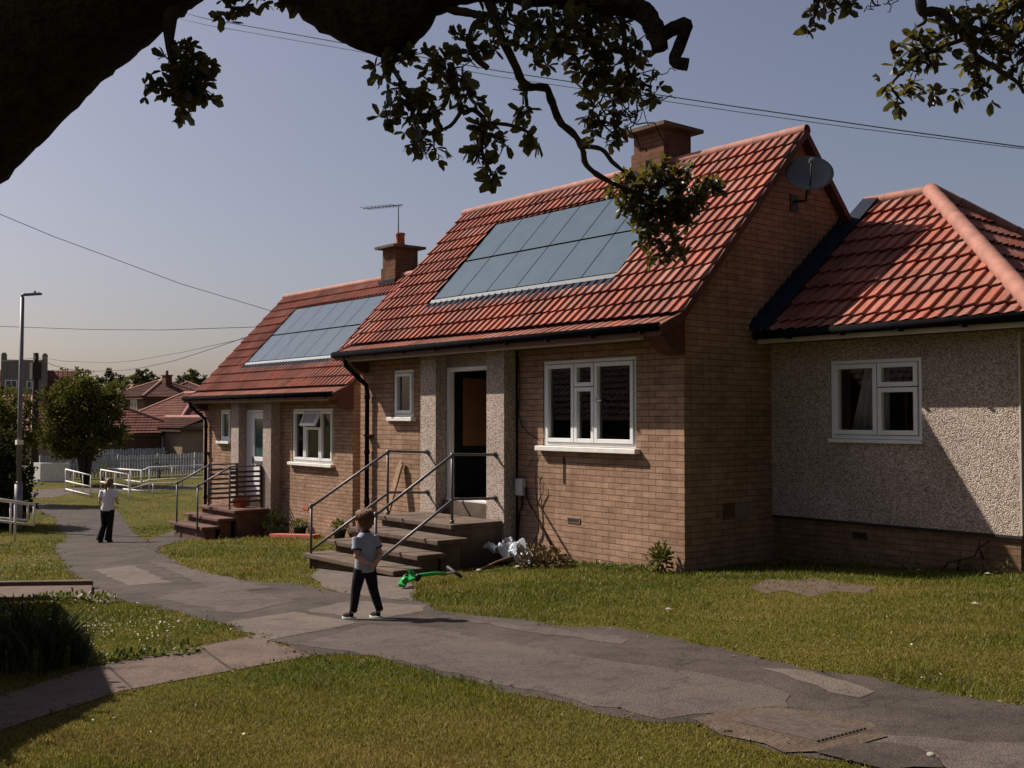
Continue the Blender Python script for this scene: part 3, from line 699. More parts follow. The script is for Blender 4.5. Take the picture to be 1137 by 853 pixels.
    L().box(1.72, 1.75, WY + 0.5, WY + 0.53, 1.5, 2.4).box(1.72, 2.2, WY + 0.5, WY + 0.53, 2.38, 2.42).box(2.13, 2.18, WY + 0.5, WY + 0.53, 1.5, 2.4).build('chair_back', M['hallbrown'], root)
    return root
wing()

# ------------------------------------------------------------------ steps, railings
def steps(loc, label, mat, x0, x1, tops, fronts, right):
    root = empty('front_steps', loc, label, 'steps', 'front door steps')
    yb = -0.26
    for k, (z, yf) in enumerate(zip(tops, fronts)):
        ye = fronts[k - 1] if k else yb
        xr = right[k]
        body = MB().box(x0 + 0.03, xr - 0.03, yf + 0.095, ye if k else yb, -1.0, z - 0.075)
        body.box(x0 + 0.03, xr - 0.03, ye + (0.09 if k else 0), ye + (0.0955 if k else 0.001), z - 0.08, z - 0.0755)
        body.build('riser', mat, root)
        MB().box(x0 - 0.03 - (0.06 if k else 0), xr + (0.03 if k else 0), yf, (ye + 0.096) if k else yb, z - 0.075, z).build('tread', mat, root, bevel=0.014)
    if False: pass
    return root
steps((0, 0, 0), 'worn grey concrete steps up to the open front door', M['concrete'], -5.42, -3.37, [0.42, 0.25, 0.08, -0.09], [-1.22, -1.66, -2.05, -2.46], [-3.37, -3.12, -3.05, -3.02])
steps((-10.87, 1.61, -0.64), 'dark red concrete steps up to the white front door', M['redstep'], -5.5, -3.4, [0.42, 0.24, 0.06], [-1.15, -1.50, -1.86], [-3.40, -3.55, -3.62])

def hand_rail(loc, label, x, pts_top, mid, mat, wall_x, slats=None, base0=0.42, base1=-0.35):
    """top bar: wall -> upper post -> lower post; a second bar below"""
    root = empty('handrail', loc, label, 'handrail', 'handrails of the front steps'); r = 0.021
    (yw, zt), (yu, zu), (yl, zl) = pts_top
    MB().tube([(wall_x, yw, zt), (wall_x, yw - 0.05, zt), (x, yw - 0.12, zt), (x, yu + 0.05, zu), (x, yu, zu - 0.012), (x, yl, zl)], r, 10).build('top_bar', mat, root)
    if mid:
        MB().tube([(wall_x, yw, zt - mid), (wall_x, yw - 0.05, zt - mid), (x, yw - 0.12, zt - mid), (x, yu + 0.05, zu - mid), (x, yu, zu - mid - 0.012), (x, yl, zl - mid)], r, 10).build('lower_bar', mat, root)
    for y, z0, z1 in ((yu, base0, zu), (yl, base1, zl + 0.02)):
        MB().tube([(x, y, z0), (x, y, z1)], r, 10).tube([(x, y, z0), (x, y, z0 + 0.05)], 0.032, 10).tube([(x, y, z1 - 0.05), (x, y, z1 + 0.022)], 0.028, 10).build('post', mat, root)
    if not slats: 
        for z in (zt, zt - mid): MB().tube([(wall_x, yw - 0.012, z), (wall_x, yw + 0.012, z)], 0.045, 10).tube([(wall_x, yw - 0.02, z - 0.0), (wall_x, yw - 0.05, z)], 0.029, 10).build('wall_flange', mat, root)
    if slats:
        for k in range(slats):
            z = zu - 0.13 - k*0.118
            MB().box(x - 0.006, x + 0.006, yu + 0.02, yw + 0.0, z - 0.026, z + 0.026).build('slat', M['railbrown'], root)
        MB().box(x - 0.03, x + 0.03, yw - 0.06, yw - 0.005, 0.43, zu - 0.02).build('end_post', M['railbrown'], root)
    return root
hand_rail((0, 0, 0), 'grey tube handrail on the left side of the grey steps, beside the leaning plank', -5.33, ((-0.252, 1.40), (-1.05, 1.43), (-2.42, 0.62)), 0.66, M['rail'], -5.36, base1=-0.38)
hand_rail((0, 0, 0), 'grey tube handrail on the right side of the grey steps, behind the boy', -3.53, ((-0.252, 1.41), (-1.09, 1.43), (-2.40, 0.62)), 0.66, M['rail'], -3.56, base1=-0.26)
hand_rail((-10.87, 1.61, -0.64), 'brown slatted handrail on the left side of the dark red steps', -5.15, ((-0.252, 1.43), (-1.03, 1.43), (-1.83, 1.0)), 0, M['rail'], -5.17, slats=7, base1=-0.2)
hand_rail((-10.87, 1.61, -0.64), 'brown slatted handrail on the right side of the dark red steps', -3.80, ((-0.252, 1.43), (-1.09, 1.43), (-1.88, 1.0)), 0, M['rail'], -3.82, slats=7, base1=-0.16)

# ------------------------------------------------------------------ small things by the houses
pl = MB(); a, b = Vector((-6.68, -0.42, -0.40)), Vector((-6.46, -0.06, 1.16)); pl.bar(a, b, 0.15, 0.035, (0.1, 1, 0.2)); pl.bar(b, b + (b - a).normalized()*0.05, 0.09, 0.032, (0.1, 1, 0.2))
tag(pl.build('wooden_plank', M['wood'], origin=tuple(a), bevel=0.006), 'pale wooden plank leaning on the brick wall beside the grey steps', 'plank')

def dish():
    root = empty('satellite_dish', (0.0, 2.35, 5.05), 'grey satellite dish high on the shaded brick gable', 'satellite dish')
    MB().box(0.0, 0.02, -0.09, 0.09, -0.14, 0.10).tube([(0.02, 0, 0), (0.22, -0.02, -0.02), (0.26, -0.02, 0.2)], 0.02, 8).build('bracket', M['darkgrey'], root)
    ax = Vector((0.55, -0.62, 0.42)).normalized(); rot = ax.to_track_quat('Z', 'Y').to_matrix()
    c = Vector((0.30, -0.05, 0.33)); vs = []; n, m = 30, 6
    for i in range(m + 1):
        rr = i/m
        for k in range(n):
            t = 2*math.pi*k/n; vs.append(tuple(c + rot @ Vector((0.33*rr*math.cos(t), 0.30*rr*math.sin(t), 0.075*rr*rr - 0.03))))
    mb = MB().add(vs, [(i*n + k, i*n + (k + 1) % n, (i + 1)*n + (k + 1) % n, (i + 1)*n + k) for i in range(m) for k in range(n)], True)
    d = mb.build('dish', M['dish'], root); s = d.modifiers.new('t', 'SOLIDIFY'); s.thickness = 0.008
    f = c + rot @ Vector((0, 0, 0.34)); base = c + rot @ Vector((0.0, -0.28, 0.0)); base2 = c + Vector((0.0, 0, -0.28))
    MB().tube([tuple(base2), tuple((base2 + f)/2 + Vector((0, 0, -0.06))), tuple(f)], 0.011, 8).build('feed_arm', M['darkgrey'], root)
    MB().tube([tuple(f), tuple(f - (f - c)*0.22)], [0.028, 0.036], 10).build('receiver', M['dish'], root)
dish()
def aerial():
    b = Vector((-10.87 - 1.98, 1.61 + 2.45, -0.64 + 6.84))
    root = empty('tv_aerial', b, 'thin television aerial on the chimney of the farther house', 'aerial')
    MB().tube([(0, 0, -0.4), (0, 0, 1.02)], 0.014, 6).build('mast', M['cable'], root)
    e = MB(); u = Vector((-0.93, -0.2, 0.05)); e.tube([tuple(u*0.15*-1 + Vector((0, 0, 1.0))), tuple(u*1.3 + Vector((0, 0, 1.0)))], 0.012, 6)
    for k in range(9): e.tube([tuple(u*(0.1 + 0.14*k) + Vector((0.04, -0.2, 1.0))), tuple(u*(0.1 + 0.14*k) + Vector((-0.04, 0.2, 1.0)))], 0.006, 5)
    e.build('elements', M['cable'], root)
aerial()

def scooter():
    p, q = Vector(G(442, 654)), Vector(G(507, 643)); p.z = gz(p.x) + 0.05; q.z = gz(q.x) + 0.06
    root = empty('toy_scooter', p, 'bright green toy scooter lying on the grass by the steps', 'toy')
    d = (q - p); L = d.length; u = d/L; side = Vector((-u.y, u.x, 0)); z = Vector((0, 0, 1))
    MB().tube([u*L*0.30 + z*0.07, u*L*0.62 + z*0.06, u*L*0.80 + z*0.03], 0.024, 10).build('stem', M['greenplastic'], root)
    MB().tube([u*L*0.78 + z*0.035, u*L*0.97 + z*0.03], 0.015, 10).build('inner_tube', M['greytube'], root)
    MB().tube([u*L*0.97 - side*0.11 - z*0.02, u*L*0.97 + side*0.13 + z*0.09], 0.022, 10).build('handlebar', M['darkgrey'], root)
    dk = MB(); dk.bar(u*L*0.30 + z*0.08, u*L*0.06 - side*0.02 + z*0.04, 0.12, 0.03, (0.2, 0.3, 1)); dk.bar(u*L*0.08 - side*0.02 + z*0.04, u*L*(-0.04) - side*0.10 - z*0.0, 0.09, 0.045, (0.1, 0.2, 1))
    dk.build('deck', M['greenplastic'], root, bevel=0.012)
    MB().tube([u*L*0.30 + z*0.02, u*L*0.26 + side*0.06 + z*0.13, u*L*0.20 + side*0.03 + z*0.15], [0.03, 0.035, 0.02], 10).build('folding_joint', M['greenplastic'], root)
    for t, s_ in ((0.02, -0.09), (0.17, 0.05), (0.27, -0.05)):
        c = u*L*t + side*s_ + z*0.05; MB().tube([c - side*0.014, c + side*0.014 + z*0.012], 0.05, 14).build('wheel', M['darkgrey'] if t > 0.1 else M['greenplastic'], root)
scooter()

def bag():
    c = onY(574, 600, -0.5); c[2] = gz(c[0])
    m = MB(); n, k = 22, 12; vs = []
    for j in range(k + 1):
        for i in range(n + 1):
            u, v = i/n*2 - 1, j/k*2 - 1
            h = 0.17*max(0, 1 - u*u)*(1 - 0.6*v*v) + 0.05*math.sin(9*u + 3*v) + 0.04*math.sin(14*v - 5*u) + 0.03*rnd.uniform(-1, 1)
            x = 0.42*u + 0.03*math.sin(7*v); y = 0.24*v + 0.03*math.sin(8*u)
            vs.append((x, y, max(0.02, h + 0.10*(1 - u)*0.8)))
    m.add(vs, [(j*(n + 1) + i, j*(n + 1) + i + 1, (j + 1)*(n + 1) + i + 1, (j + 1)*(n + 1) + i) for j in range(k) for i in range(n)])
    o = m.build('plastic_sheet', M['bagplastic']); o.location = tuple(c + np.array([-0.05, 0.02, 0.06])); s = o.modifiers.new('t', 'SOLIDIFY'); s.thickness = 0.004
    tag(o, 'crumpled pale plastic sheet dumped in the corner right of the grey steps', 'plastic sheet')
    bagw = LeafBag(); c2 = onY(600, 612, -0.45); c2[2] = gz(c2[0])
    P, D = blob_points(c2 + np.array([0.0, 0, 0.05]), (0.50, 0.30, 0.24), 1100, 0.5); P[:, 2] = np.maximum(P[:, 2], c2[2] + 0.01)
    bagw.add(*leaf_arrays(P, D + nrg.normal(size=P.shape)*0.6, nrg.uniform(0.05, 0.10, 1100), 0.03))
    o = bagw.build('garden_waste', M['dryleaf'], origin=tuple(c2)); tag(o, 'heap of dead leaves and cuttings against the brick wall by the plastic sheet', 'garden waste', kind='stuff')
    a, b = onY(534, 622, -1.35), onY(568, 607, -0.75); a[2] = gz(a[0]) + 0.04; b[2] = gz(b[0]) + 0.16
    tag(MB().tube([tuple(a), tuple((a + b)/2 + np.array([0, 0, 0.012])), tuple(b)], 0.014, 8).build('broom_handle', M['wood'], origin=tuple(a)), 'thin bare stick lying from the heap onto the grass', 'stick')
    for px, py, lab in ((532, 625, 'small pale stone on the grass beside the thin stick'), (575, 618, 'pale scrap lying in front of the garden waste heap')):
        g = onY(px, py, -1.4 if px < 550 else -0.8); g[2] = gz(g[0]) + 0.03
        tag(MB().ell((0, 0, 0), 0.05, 0.035, 0.022, 9, 6).build('stone', M['stone']), lab, 'stone').location = tuple(g)
bag()
def vine():
    root = empty('bare_vine', (-2.85, -0.03, gz(-2.85)), 'bare dead vine stems climbing the brick wall left of the big window', 'climbing plant'); O = Vector(root.location)
    def P(x, y): q = onY(x, y, -0.035); return tuple(Vector(q) - O)
    m = MB()
    for px, r in (([(593, 601), (598, 590), (598, 575), (597, 560), (600, 552), (604, 545)], 0.013), ([(597, 560), (595, 545), (594, 530), (596, 524), (599, 532), (604, 545), (603, 535)], 0.007),
                  ([(616, 612), (609, 600), (600, 584), (590, 565), (584, 550), (583, 541)], 0.019), ([(586, 520), (591, 510), (594, 500)], 0.006)):
        m.tube([P(*q) for q in px], [r*(1 - 0.6*i/len(px)) for i in range(len(px))], 7)
    m.build('stem', M['twig'], root)
vine()
# rust-brown stain board under the big window
MB_ = MB().box(-2.31, -2.262, -0.006, -0.002, 1.02, 1.40); MB_.build('rust_streak', plain('rust stain', (0.035, 0.016, 0.012), 0.9, 0.3, 20), house_a)

def weed_tuft(c, r, h, n, label, name='weed', cat='plant', group=None, mat='weed', L=0.07, W=0.035):
    bg = LeafBag(); P, D = blob_points(np.array(c) + np.array([0, 0, h*0.5]), (r, r*0.75, h*0.55), n, 0.6)
    P[:, 2] = np.maximum(P[:, 2], c[2] + 0.005)
    bg.add(*leaf_arrays(P, D + nrg.normal(size=P.shape)*0.5 + np.array([0, 0, 0.5]), nrg.uniform(0.6, 1.3, n)*L, W))
    return tag(bg.build(name, M[mat], origin=tuple(c)), label, cat, group)
c = onY(733, 634, -0.22); c[2] = gz(c[0]); weed_tuft(c, 0.17, 0.36, 260, 'small dark green bush against the brick wall near its right corner', 'bush', 'bush', mat='bushleaf')
bg = LeafBag()                                       # weeds along the foot of the wall
for x in np.arange(-3.1, -0.5, 0.06):
    h = 0.22*max(0.25, 1 - (x + 3.1)/2.2)*rnd.uniform(0.5, 1.1); n = 14
    P, D = blob_points((x, -0.16, gz(x) + h*0.45), (0.07, 0.12, h*0.5), n, 0.6)
    bg.add(*leaf_arrays(P, D + np.array([0, -0.2, 0.6]), nrg.uniform(0.03, 0.08, n), 0.03))
for x in np.arange(0.2, 3.4, 0.09):
    n = 8; h = rnd.uniform(0.05, 0.2); P, D = blob_points((x, 1.66, gz(x) + h*0.45), (0.06, 0.1, h*0.5), n, 0.6)
    bg.add(*leaf_arrays(P, D + np.array([0, -0.2, 0.6]), nrg.uniform(0.03, 0.08, n), 0.02))
tag(bg.build('weeds', M['weed']), 'low green weeds growing along the foot of the house walls', 'weeds', kind='stuff')
# dead climber on the wing plinth
m = MB()
for px in ([(1062, 636), (1066, 622), (1082, 618), (1087, 606), (1088, 598)], [(1045, 636), (1052, 625), (1066, 622)], [(1092, 622), (1087, 608), (1100, 600)]):
    m.tube([tuple(onY(x, y, 1.76)) for x, y in px], [0.016, 0.013, 0.012, 0.008, 0.005][:len(px)], 6)
tag(m.build('dead_creeper', M['twig'], origin=tuple(onY(1062, 636, 1.76))), 'bare creeper stems over the shaded brick plinth of the bungalow', 'climbing plant')

def pot(px, py, Y, r, h, mat, label, leafy, grp='plant pots by the farther house'):
    c = onY(px, py, Y); c[2] = gz(c[0])
    root = empty('plant_pot', c, label, 'plant pot', grp)
    MB().tube([(0, 0, 0), (0, 0, h*0.82), (0, 0, h*0.83), (0, 0, h)], [r*0.72, r*0.95, r*1.08, r*1.1], 14).build('pot', mat, root)
    b = LeafBag(); P, D = blob_points((0, 0, h + leafy*0.35), (r*1.1, r*1.1, leafy*0.5), 130, 0.5); b.add(*leaf_arrays(P, D + np.array([0, 0, 0.5]), 0.07, 0.035)); b.build('plant', M['bushleaf'], root)
pot(333, 588, 1.40, 0.16, 0.24, M['darkgrey'], 'round dark plant pot below the open-topped window', 0.16)
pot(377, 592, 1.40, 0.15, 0.22, M['darkgrey'], 'dark plant pot at the right corner of the farther house', 0.22)
c = onY(306, 583, 1.2); c[2] = gz(c[0]); weed_tuft(c, 0.38, 0.62, 320, 'dark leafy shrub in the corner right of the dark red steps', 'shrub', 'shrub', mat='darkleaf', L=0.09)
kb = MB(); a, b = onY(303, 588, 1.0), onY(352, 590, 1.25); a[2] = gz(a[0]); b[2] = gz(b[0]); kb.bar(tuple(a + [0, 0, .03]), tuple(b + [0, 0, .03]), 0.22, 0.12); tag(kb.build('brick_edging', M['terracotta'], origin=tuple(a), bevel=0.01), 'low terracotta edging under the window of the farther house', 'edging')
for k, (x, y, r, h, lab) in enumerate(((-4.2, -0.62, 0.17, 0.26, 'red bucket on the dark red top step by the railing'), (-4.62, -0.5, 0.13, 0.16, 'low red planter on the dark red top step nearer the door'))):
    root = empty('bucket', (-10.87 + x, 1.61 + y, -0.64 + 0.42), lab, 'bucket', 'red containers on the farther steps')
    MB().tube([(0, 0, 0), (0, 0, h), (0, 0, h + 0.01)], [r*0.8, r, r*1.08], 16).build('body', M['terracotta'], root)
    MB().tube([(r*math.cos(t), 0, h + 0.02 + 0.5*r*math.sin(t)*0.5) for t in np.linspace(0, math.pi, 9)], 0.008, 6).build('handle', M['darkgrey'], root)
# ------------------------------------------------------------------ ground, paths
xs = [-600.0] + GBRK + [120.0]
g = MB(); vs = [(x, y, gz(x)) for x in xs for y in (-300.0, 700.0)]
g.add(vs, [(2*i, 2*i + 2, 2*i + 3, 2*i + 1) for i in range(len(xs) - 1)])
tag(g.build('ground', M['ground']), kind='structure')

def edge_pts(px, step=0.35, jit=0.02):
    P = [G(*p)[:2] for p in px]; out = []
    for i in range(len(P)):
        a, b = P[i], P[(i + 1) % len(P)]; n = max(1, int(np.hypot(*(b - a))/step)); n = min(n, 60)
        for k in range(n):
            q = a + (b - a)*k/n
            out.append(q + (nrg.normal(size=2)*jit if k else 0))
    return out
def overlay(name, px, dz, mat, jit=0.02, step=0.35, **kw):
    P = edge_pts(px, step, jit); bm = bmesh.new()
    f = bm.faces.new([bm.verts.new((p[0], p[1], 0)) for p in P]); f.normal_update()
    if f.normal.z < 0: f.normal_flip()
    bmesh.ops.triangulate(bm, faces=bm.faces[:])
    for X in GBRK: bmesh.ops.bisect_plane(bm, geom=bm.verts[:] + bm.edges[:] + bm.faces[:], plane_co=(X, 0, 0), plane_no=(1, 0, 0))
    for v in bm.verts: v.co.z = gz(v.co.x) + dz
    me = bpy.data.meshes.new(name); bm.to_mesh(me); bm.free(); me.materials.append(mat)
    o = bpy.data.objects.new(name, me); COL.objects.link(o)
    return tag(o, **kw), np.array(P)
PATH = [(38, 559), (57, 560.5), (98, 564), (113, 565), (131, 567), (140, 580), (165, 603), (197, 625), (225, 637), (290, 647), (338, 650), (362, 655), (392, 660), (459, 667), (479, 672), (485, 678), (531, 684), (580, 688), (640, 697),
        (680, 696), (760, 712), (853, 734), (930, 748), (1000, 761), (1137, 784), (1320, 815), (1320, 930), (1010, 870), (985, 851), (905, 843), (870, 838), (800, 818), (770, 803), (720, 803), (680, 796), (600, 776), (520, 756), (450, 739), (400, 728), (343, 728),
        (285, 707), (243, 692), (225, 688), (134, 667), (88, 646), (67, 621), (60, 606), (77, 597), (64, 587), (62, 575), (39, 566)]
MASKS = []
_, P = overlay('path', PATH, 0.004, M['asphalt'], 0.04, 0.2, kind='structure'); MASKS.append(P)
SLAB = [(285, 706), (346, 729), (313, 735), (134, 768), (0, 812), (-90, 850), (-120, 800), (0, 774), (105, 740)]
_, P = overlay('side_path', SLAB, 0.006, M['pinkslab'], 0.006, kind='structure'); MASKS.append(P)
ROAD = [(-80, 556), (20, 553), (60, 552.5), (75, 549), (130, 546), (250, 542), (250, 538), (120, 541), (75, 542), (20, 545), (-80, 547)]
_, P = overlay('road', ROAD, 0.004, M['asphalt2'], 0.0, step=2.0, kind='structure'); MASKS.append(P)
STEPPATH = [(150, 604), (182, 594), (196, 586), (222, 590), (215, 597), (178, 607), (170, 611)]
_, P = overlay('step_path', STEPPATH, 0.007, M['asphalt'], 0.02, kind='structure'); MASKS.append(P)
STEPPATH2 = [(362, 654), (345, 640), (352, 632), (450, 640), (462, 654), (459, 668), (392, 661)]
_, P = overlay('step_path', STEPPATH2, 0.0075, M['asphalt3'], 0.015, kind='structure'); MASKS.append(P)
for px, mt in (([(251, 692), (327, 680), (397, 692), (296, 712), (268, 700)], 'asphalt3'), ([(105, 633), (148, 628), (190, 647), (141, 651)], 'asphalt3'),
               ([(162, 623), (197, 627), (246, 640), (302, 653), (246, 659), (225, 650)], 'asphalt2'), ([(340, 678), (392, 668), (474, 673), (470, 679), (407, 690)], 'asphalt3'),
               ([(330, 716), (410, 694), (470, 697), (640, 729), (749, 744), (837, 760), (878, 772), (877, 786), (850, 791), (771, 794), (734, 800), (640, 779), (520, 752), (420, 729)], 'asphalt2'),
               ([(845, 743), (902, 746), (946, 759), (972, 769), (955, 776), (885, 756)], 'asphalt3'), ([(985, 818), (1137, 826), (1290, 850), (1290, 910), (1075, 866), (1040, 848), (1000, 836), (940, 833)], 'asphalt2'),
               ([(170, 664), (240, 650), (330, 668), (262, 682)], 'asphalt2'), ([(510, 688), (600, 697), (700, 710), (690, 716), (590, 703)], 'asphalt2')):
    overlay('path_patch', px, 0.0068 if px[0][0] != 162 else 0.0085, M[mt], 0.028, 0.16, kind='structure')
SOIL = [(832, 652), (855, 643), (880, 645), (905, 642), (938, 648), (975, 652), (960, 659), (925, 657), (900, 663), (870, 656), (850, 660)]
overlay('bare_soil', SOIL, 0.003, M['soil'], 0.05, kind='structure')
VERGE = [(770, 800), (812, 790), (858, 786), (905, 794), (975, 812), (985, 820), (930, 836), (870, 838), (800, 818)]
overlay('bare_soil', VERGE, 0.0125, M['soil'], 0.07, 0.2, kind='structure')
overlay('pothole', [(905, 838), (935, 830), (985, 827), (1020, 833), (1042, 846), (1048, 856), (985, 858)], 0.0155, M['darkhole'], 0.012, 0.12, kind='structure')
# slab joints of the side path
for a, b in (((222, 719), (258, 745)), ((120, 741), (150, 768))):
    p, q = G(*a), G(*b); tag(MB().bar(p + [0, 0, .0065], q + [0, 0, .0065], 0.02, 0.004).build('path_joint', M['darkhole']), kind='structure')

# ribbed cover set in the path, half lost under grass and dirt
def cover():
    P = [Vector(G(*p)) for p in ((856, 790), (968, 813), (908, 829), (806, 804))]; O = P[0].copy()
    root = empty('drain_cover', O, 'worn ribbed iron drain cover sunk in the path edge', 'drain cover')
    z = Vector((0, 0, 0.0145)); q = [p - O + z for p in P]
    lo = [p - Vector((0, 0, 0.06)) for p in q]
    MB().add(lo + q, [(4, 5, 6, 7), (0, 3, 2, 1), (0, 1, 5, 4), (1, 2, 6, 5), (2, 3, 7, 6), (3, 0, 4, 7)]).build('plate', M['soil'], root)
    r = MB(); n = 14
    for i in range(1, n):
        a = q[0].lerp(q[3], i/n); b = q[1].lerp(q[2], i/n); e = (b - a)*0.03
        r.bar(a + e + Vector((0, 0, 0.004)), b - e + Vector((0, 0, 0.004)), 0.019, 0.012)
    r.build('ribs', plain('rusty iron', (0.095, 0.07, 0.06), 0.8, 0.4, 20), root)
cover()
g_ = G(1034, 843); tag(MB().ell((0, 0, 0.02), 0.022, 0.016, 0.013, 9, 6).build('stone', M['stone']), 'pale pebble at the edge of the pothole', 'stone').location = tuple(g_)
for i, (x, y, lab) in enumerate(((742, 680, 'scrap of white litter on the lawn below the house corner'), (1020, 636, 'bit of pale litter on the grass under the bungalow wall'), (1097, 640, 'scrap of light paper by the right end of the bungalow plinth'), (1083, 674, 'tiny pale scrap on the lawn at the right of the picture'))):
    c = G(x, y); m = MB(); m.add([(-.03, -.02, 0.03), (.035, -.03, 0.04), (.04, .02, 0.03), (-.02, .03, 0.042), (0, 0, 0.044)], [(0, 1, 4), (1, 2, 4), (2, 3, 4), (3, 0, 4)])
    tag(m.build('paper_scrap', M['stone']), lab, 'litter').location = tuple(c)

# raised slab path with a kerb, at the left
A0, B0, B1, A1 = [np.array(G(*p)) for p in ((-60, 667.5), (100, 667.5), (103, 654), (-60, 656))]
def slabbox(pts, z0, z1, name, mat, **kw):
    O = pts[0].copy(); v = [(p[0], p[1], p[2] + z) for z in (z0, z1) for p in pts]
    o = MB().add(v, [(0, 3, 2, 1), (4, 5, 6, 7), (0, 1, 5, 4), (1, 2, 6, 5), (2, 3, 7, 6), (3, 0, 4, 7)]).build(name, mat, origin=tuple(O), bevel=0.008)
    return tag(o, **kw)
slabbox([A0, B0, B1, A1], -0.3, 0.055, 'side_path', M['pinkslab'], kind='structure')
slabbox([A1 + (A0 - A1)*0.02, B1 + (B0 - B1)*0.02, B1 + (B1 - B0)*0.10, A1 + (A1 - A0)*0.10], -0.3, 0.115, 'kerb', M['pinkslab'], kind='structure')
MASKS.append(np.array([p[:2] for p in (A0, B0, B1 + (B1 - B0)*.1, A1 + (A1 - A0)*.1)]))
overlay('path_patch', [(100, 655), (112, 655), (132, 668), (118, 671), (100, 668)], 0.0125, M['pinkslab'], 0.01, kind='structure')

# ------------------------------------------------------------------ left side: railings, lamp post, hedge, pole
def rail_line(m, pts, r): m.tube([tuple(p) for p in pts], r, 8)
def white_railing(label, top, low, posts, d, name='railing', r=0.03):
    """top/low: bars as pixel runs with depth; posts: (x, y_top, y_bottom, depth)"""
    O = at(posts[0][0], posts[0][2], posts[0][3]); O[2] = gz(O[0])
    root = empty(name, O, label, 'railing', 'white tubular ramp railings')
    for runs, nm in ((top, 'top_bar'), (low, 'lower_bar')):
        for run in runs: MB().tube([tuple(at(x, y, dd) - O) for x, y, dd in run], r, 8).build(nm, M['whiterail'], root)
    for x, y0, y1, dd in posts:
        a = at(x, y0, dd); b = at(x, y1, dd); MB().tube([tuple(a - O), tuple(np.array([a[0], a[1], b[2]]) - O)], r*0.95, 8).build('post', M['whiterail'], root)
white_railing('near white railing at the left edge, its loop end by the lamp post', [[(-40, 549, 25.2), (38, 560, 26.2)]], [[(-40, 574, 25.2), (38, 583, 26.2)]], [(17, 559, 609, 25.9), (38, 560, 583, 26.2), (-25, 552, 615, 25.4)], 26)
white_railing('white railing just behind the one at the left edge', [[(-40, 551, 27.6), (31, 560, 27.9)]], [[(-40, 572, 27.6), (31, 578, 27.9)]], [(12, 558, 600, 27.8), (31, 560, 579, 27.9)], 27.8)
white_railing('leftmost white ramp railing with three bars out on the grass', [[(73, 521, 43), (101, 528, 40)]], [[(73, 534, 43), (101, 540.5, 40)], [(73, 543, 43), (101, 550, 40)]], [(73, 521, 547, 43), (82, 523, 549, 42), (92, 526, 551, 41), (101, 528, 554, 40)], 42, r=0.025)
white_railing('white ramp railing behind the walking woman', [[(112, 521.5, 42), (143, 527, 39)]], [[(112, 535, 42), (143, 540, 39)]], [(112, 521, 548, 42), (118, 522, 549, 41.5), (128, 524.5, 551, 40.5), (143, 527, 556, 39)], 41, r=0.025)
white_railing('long white ramp railing running behind the handrails of the farther house', [[(119, 520, 46), (158, 522, 42), (165, 519, 43), (228, 516.5, 47)]], [[(130, 532, 46), (158, 535, 42), (165, 533, 43), (228, 530, 47)]], [(145, 521, 549, 43), (157, 522, 551, 42), (166, 519, 548, 43), (191, 518, 544, 45), (203, 517.5, 542, 46)], 44, r=0.025)
white_railing('low white railing beside the path between the ramp and the lawn', [[(143, 543.5, 38.5), (165, 537, 40), (196, 536, 42)]], [[(137, 543, 39), (160, 545.5, 38)]], [(143, 543, 557, 38.5), (170, 537, 552, 40)], 40, r=0.025)

def lamp():
    b = np.array(G(20, 590)); O = b
    root = empty('street_lamp', O, 'tall grey street lamp by the white railing at the left', 'street lamp')
    H = 6.45; d = (b - CAM) @ FWD; top = at(27, 330, d)[2] - b[2]
    lean = np.array([at(27, 330, d)[0] - b[0], at(27, 330, d)[1] - b[1], 0])*0.35
    MB().tube([(0, 0, -0.3), (0, 0, 1.25)], 0.105, 12).tube([(0, 0, 1.25), (0, 0, 1.32)], [0.105, 0.07], 12).tube([(0, 0, 1.3), tuple(lean*0.5 + [0, 0, top*0.5]), tuple(lean + [0, 0, top])], [0.068, 0.058, 0.052], 10).build('pole', M['lampgrey'], root)
    MB().box(-0.03, 0.03, -0.112, -0.095, 0.45, 0.9).build('access_door', M['lampgrey'], root)
    a = lean + [0, 0, top - 0.05]; r = RGT
    MB().tube([tuple(a), tuple(a + [0, 0, .1]), tuple(a + r*0.10 + [0, 0, .12])], 0.045, 10).build('bracket', M['lampgrey'], root)
    MB().bar(tuple(a + r*0.06 + [0, 0, .11]), tuple(a + r*0.50 + [0, 0, .14]), 0.16, 0.06).tube([tuple(a + r*0.33 + [0, 0, .16]), tuple(a + r*0.33 + [0, 0, .22])], 0.035, 8).build('lantern', M['lampgrey'], root, bevel=0.015)
    MB().box(-0.09, 0.09, -0.08, 0.08, 2.3, 2.42).build('number_band', M['whiterail'], root)
lamp()
def pole():
    d = 50.0; b = at(38, 534, d); b[2] = gz(b[0]); top = at(38, 392, d)[2] - b[2]
    root = empty('telegraph_pole', b, 'dark wooden telegraph pole behind the street lamp', 'telegraph pole')
    MB().tube([(0, 0, -0.4), (0, 0, top*0.6), (0, 0, top)], [0.17, 0.14, 0.12], 10).build('pole', M['polewood'], root)
    MB().box(-0.26, 0.2, -0.2, 0.2, top - 1.25, top - 0.45).tube([(0.1, 0, top - 0.45), (0.1, 0, top - 0.2)], 0.09, 8).build('junction_box', M['polewood'], root)
    for k in range(6): MB().tube([(-0.22, -0.12, top*0.35 + k*0.32), (0.22, -0.12, top*0.35 + k*0.32)], 0.012, 6).build('step_iron', M['darkgrey'], root)
    return b + [0, 0, top]
POLETOP = pole()

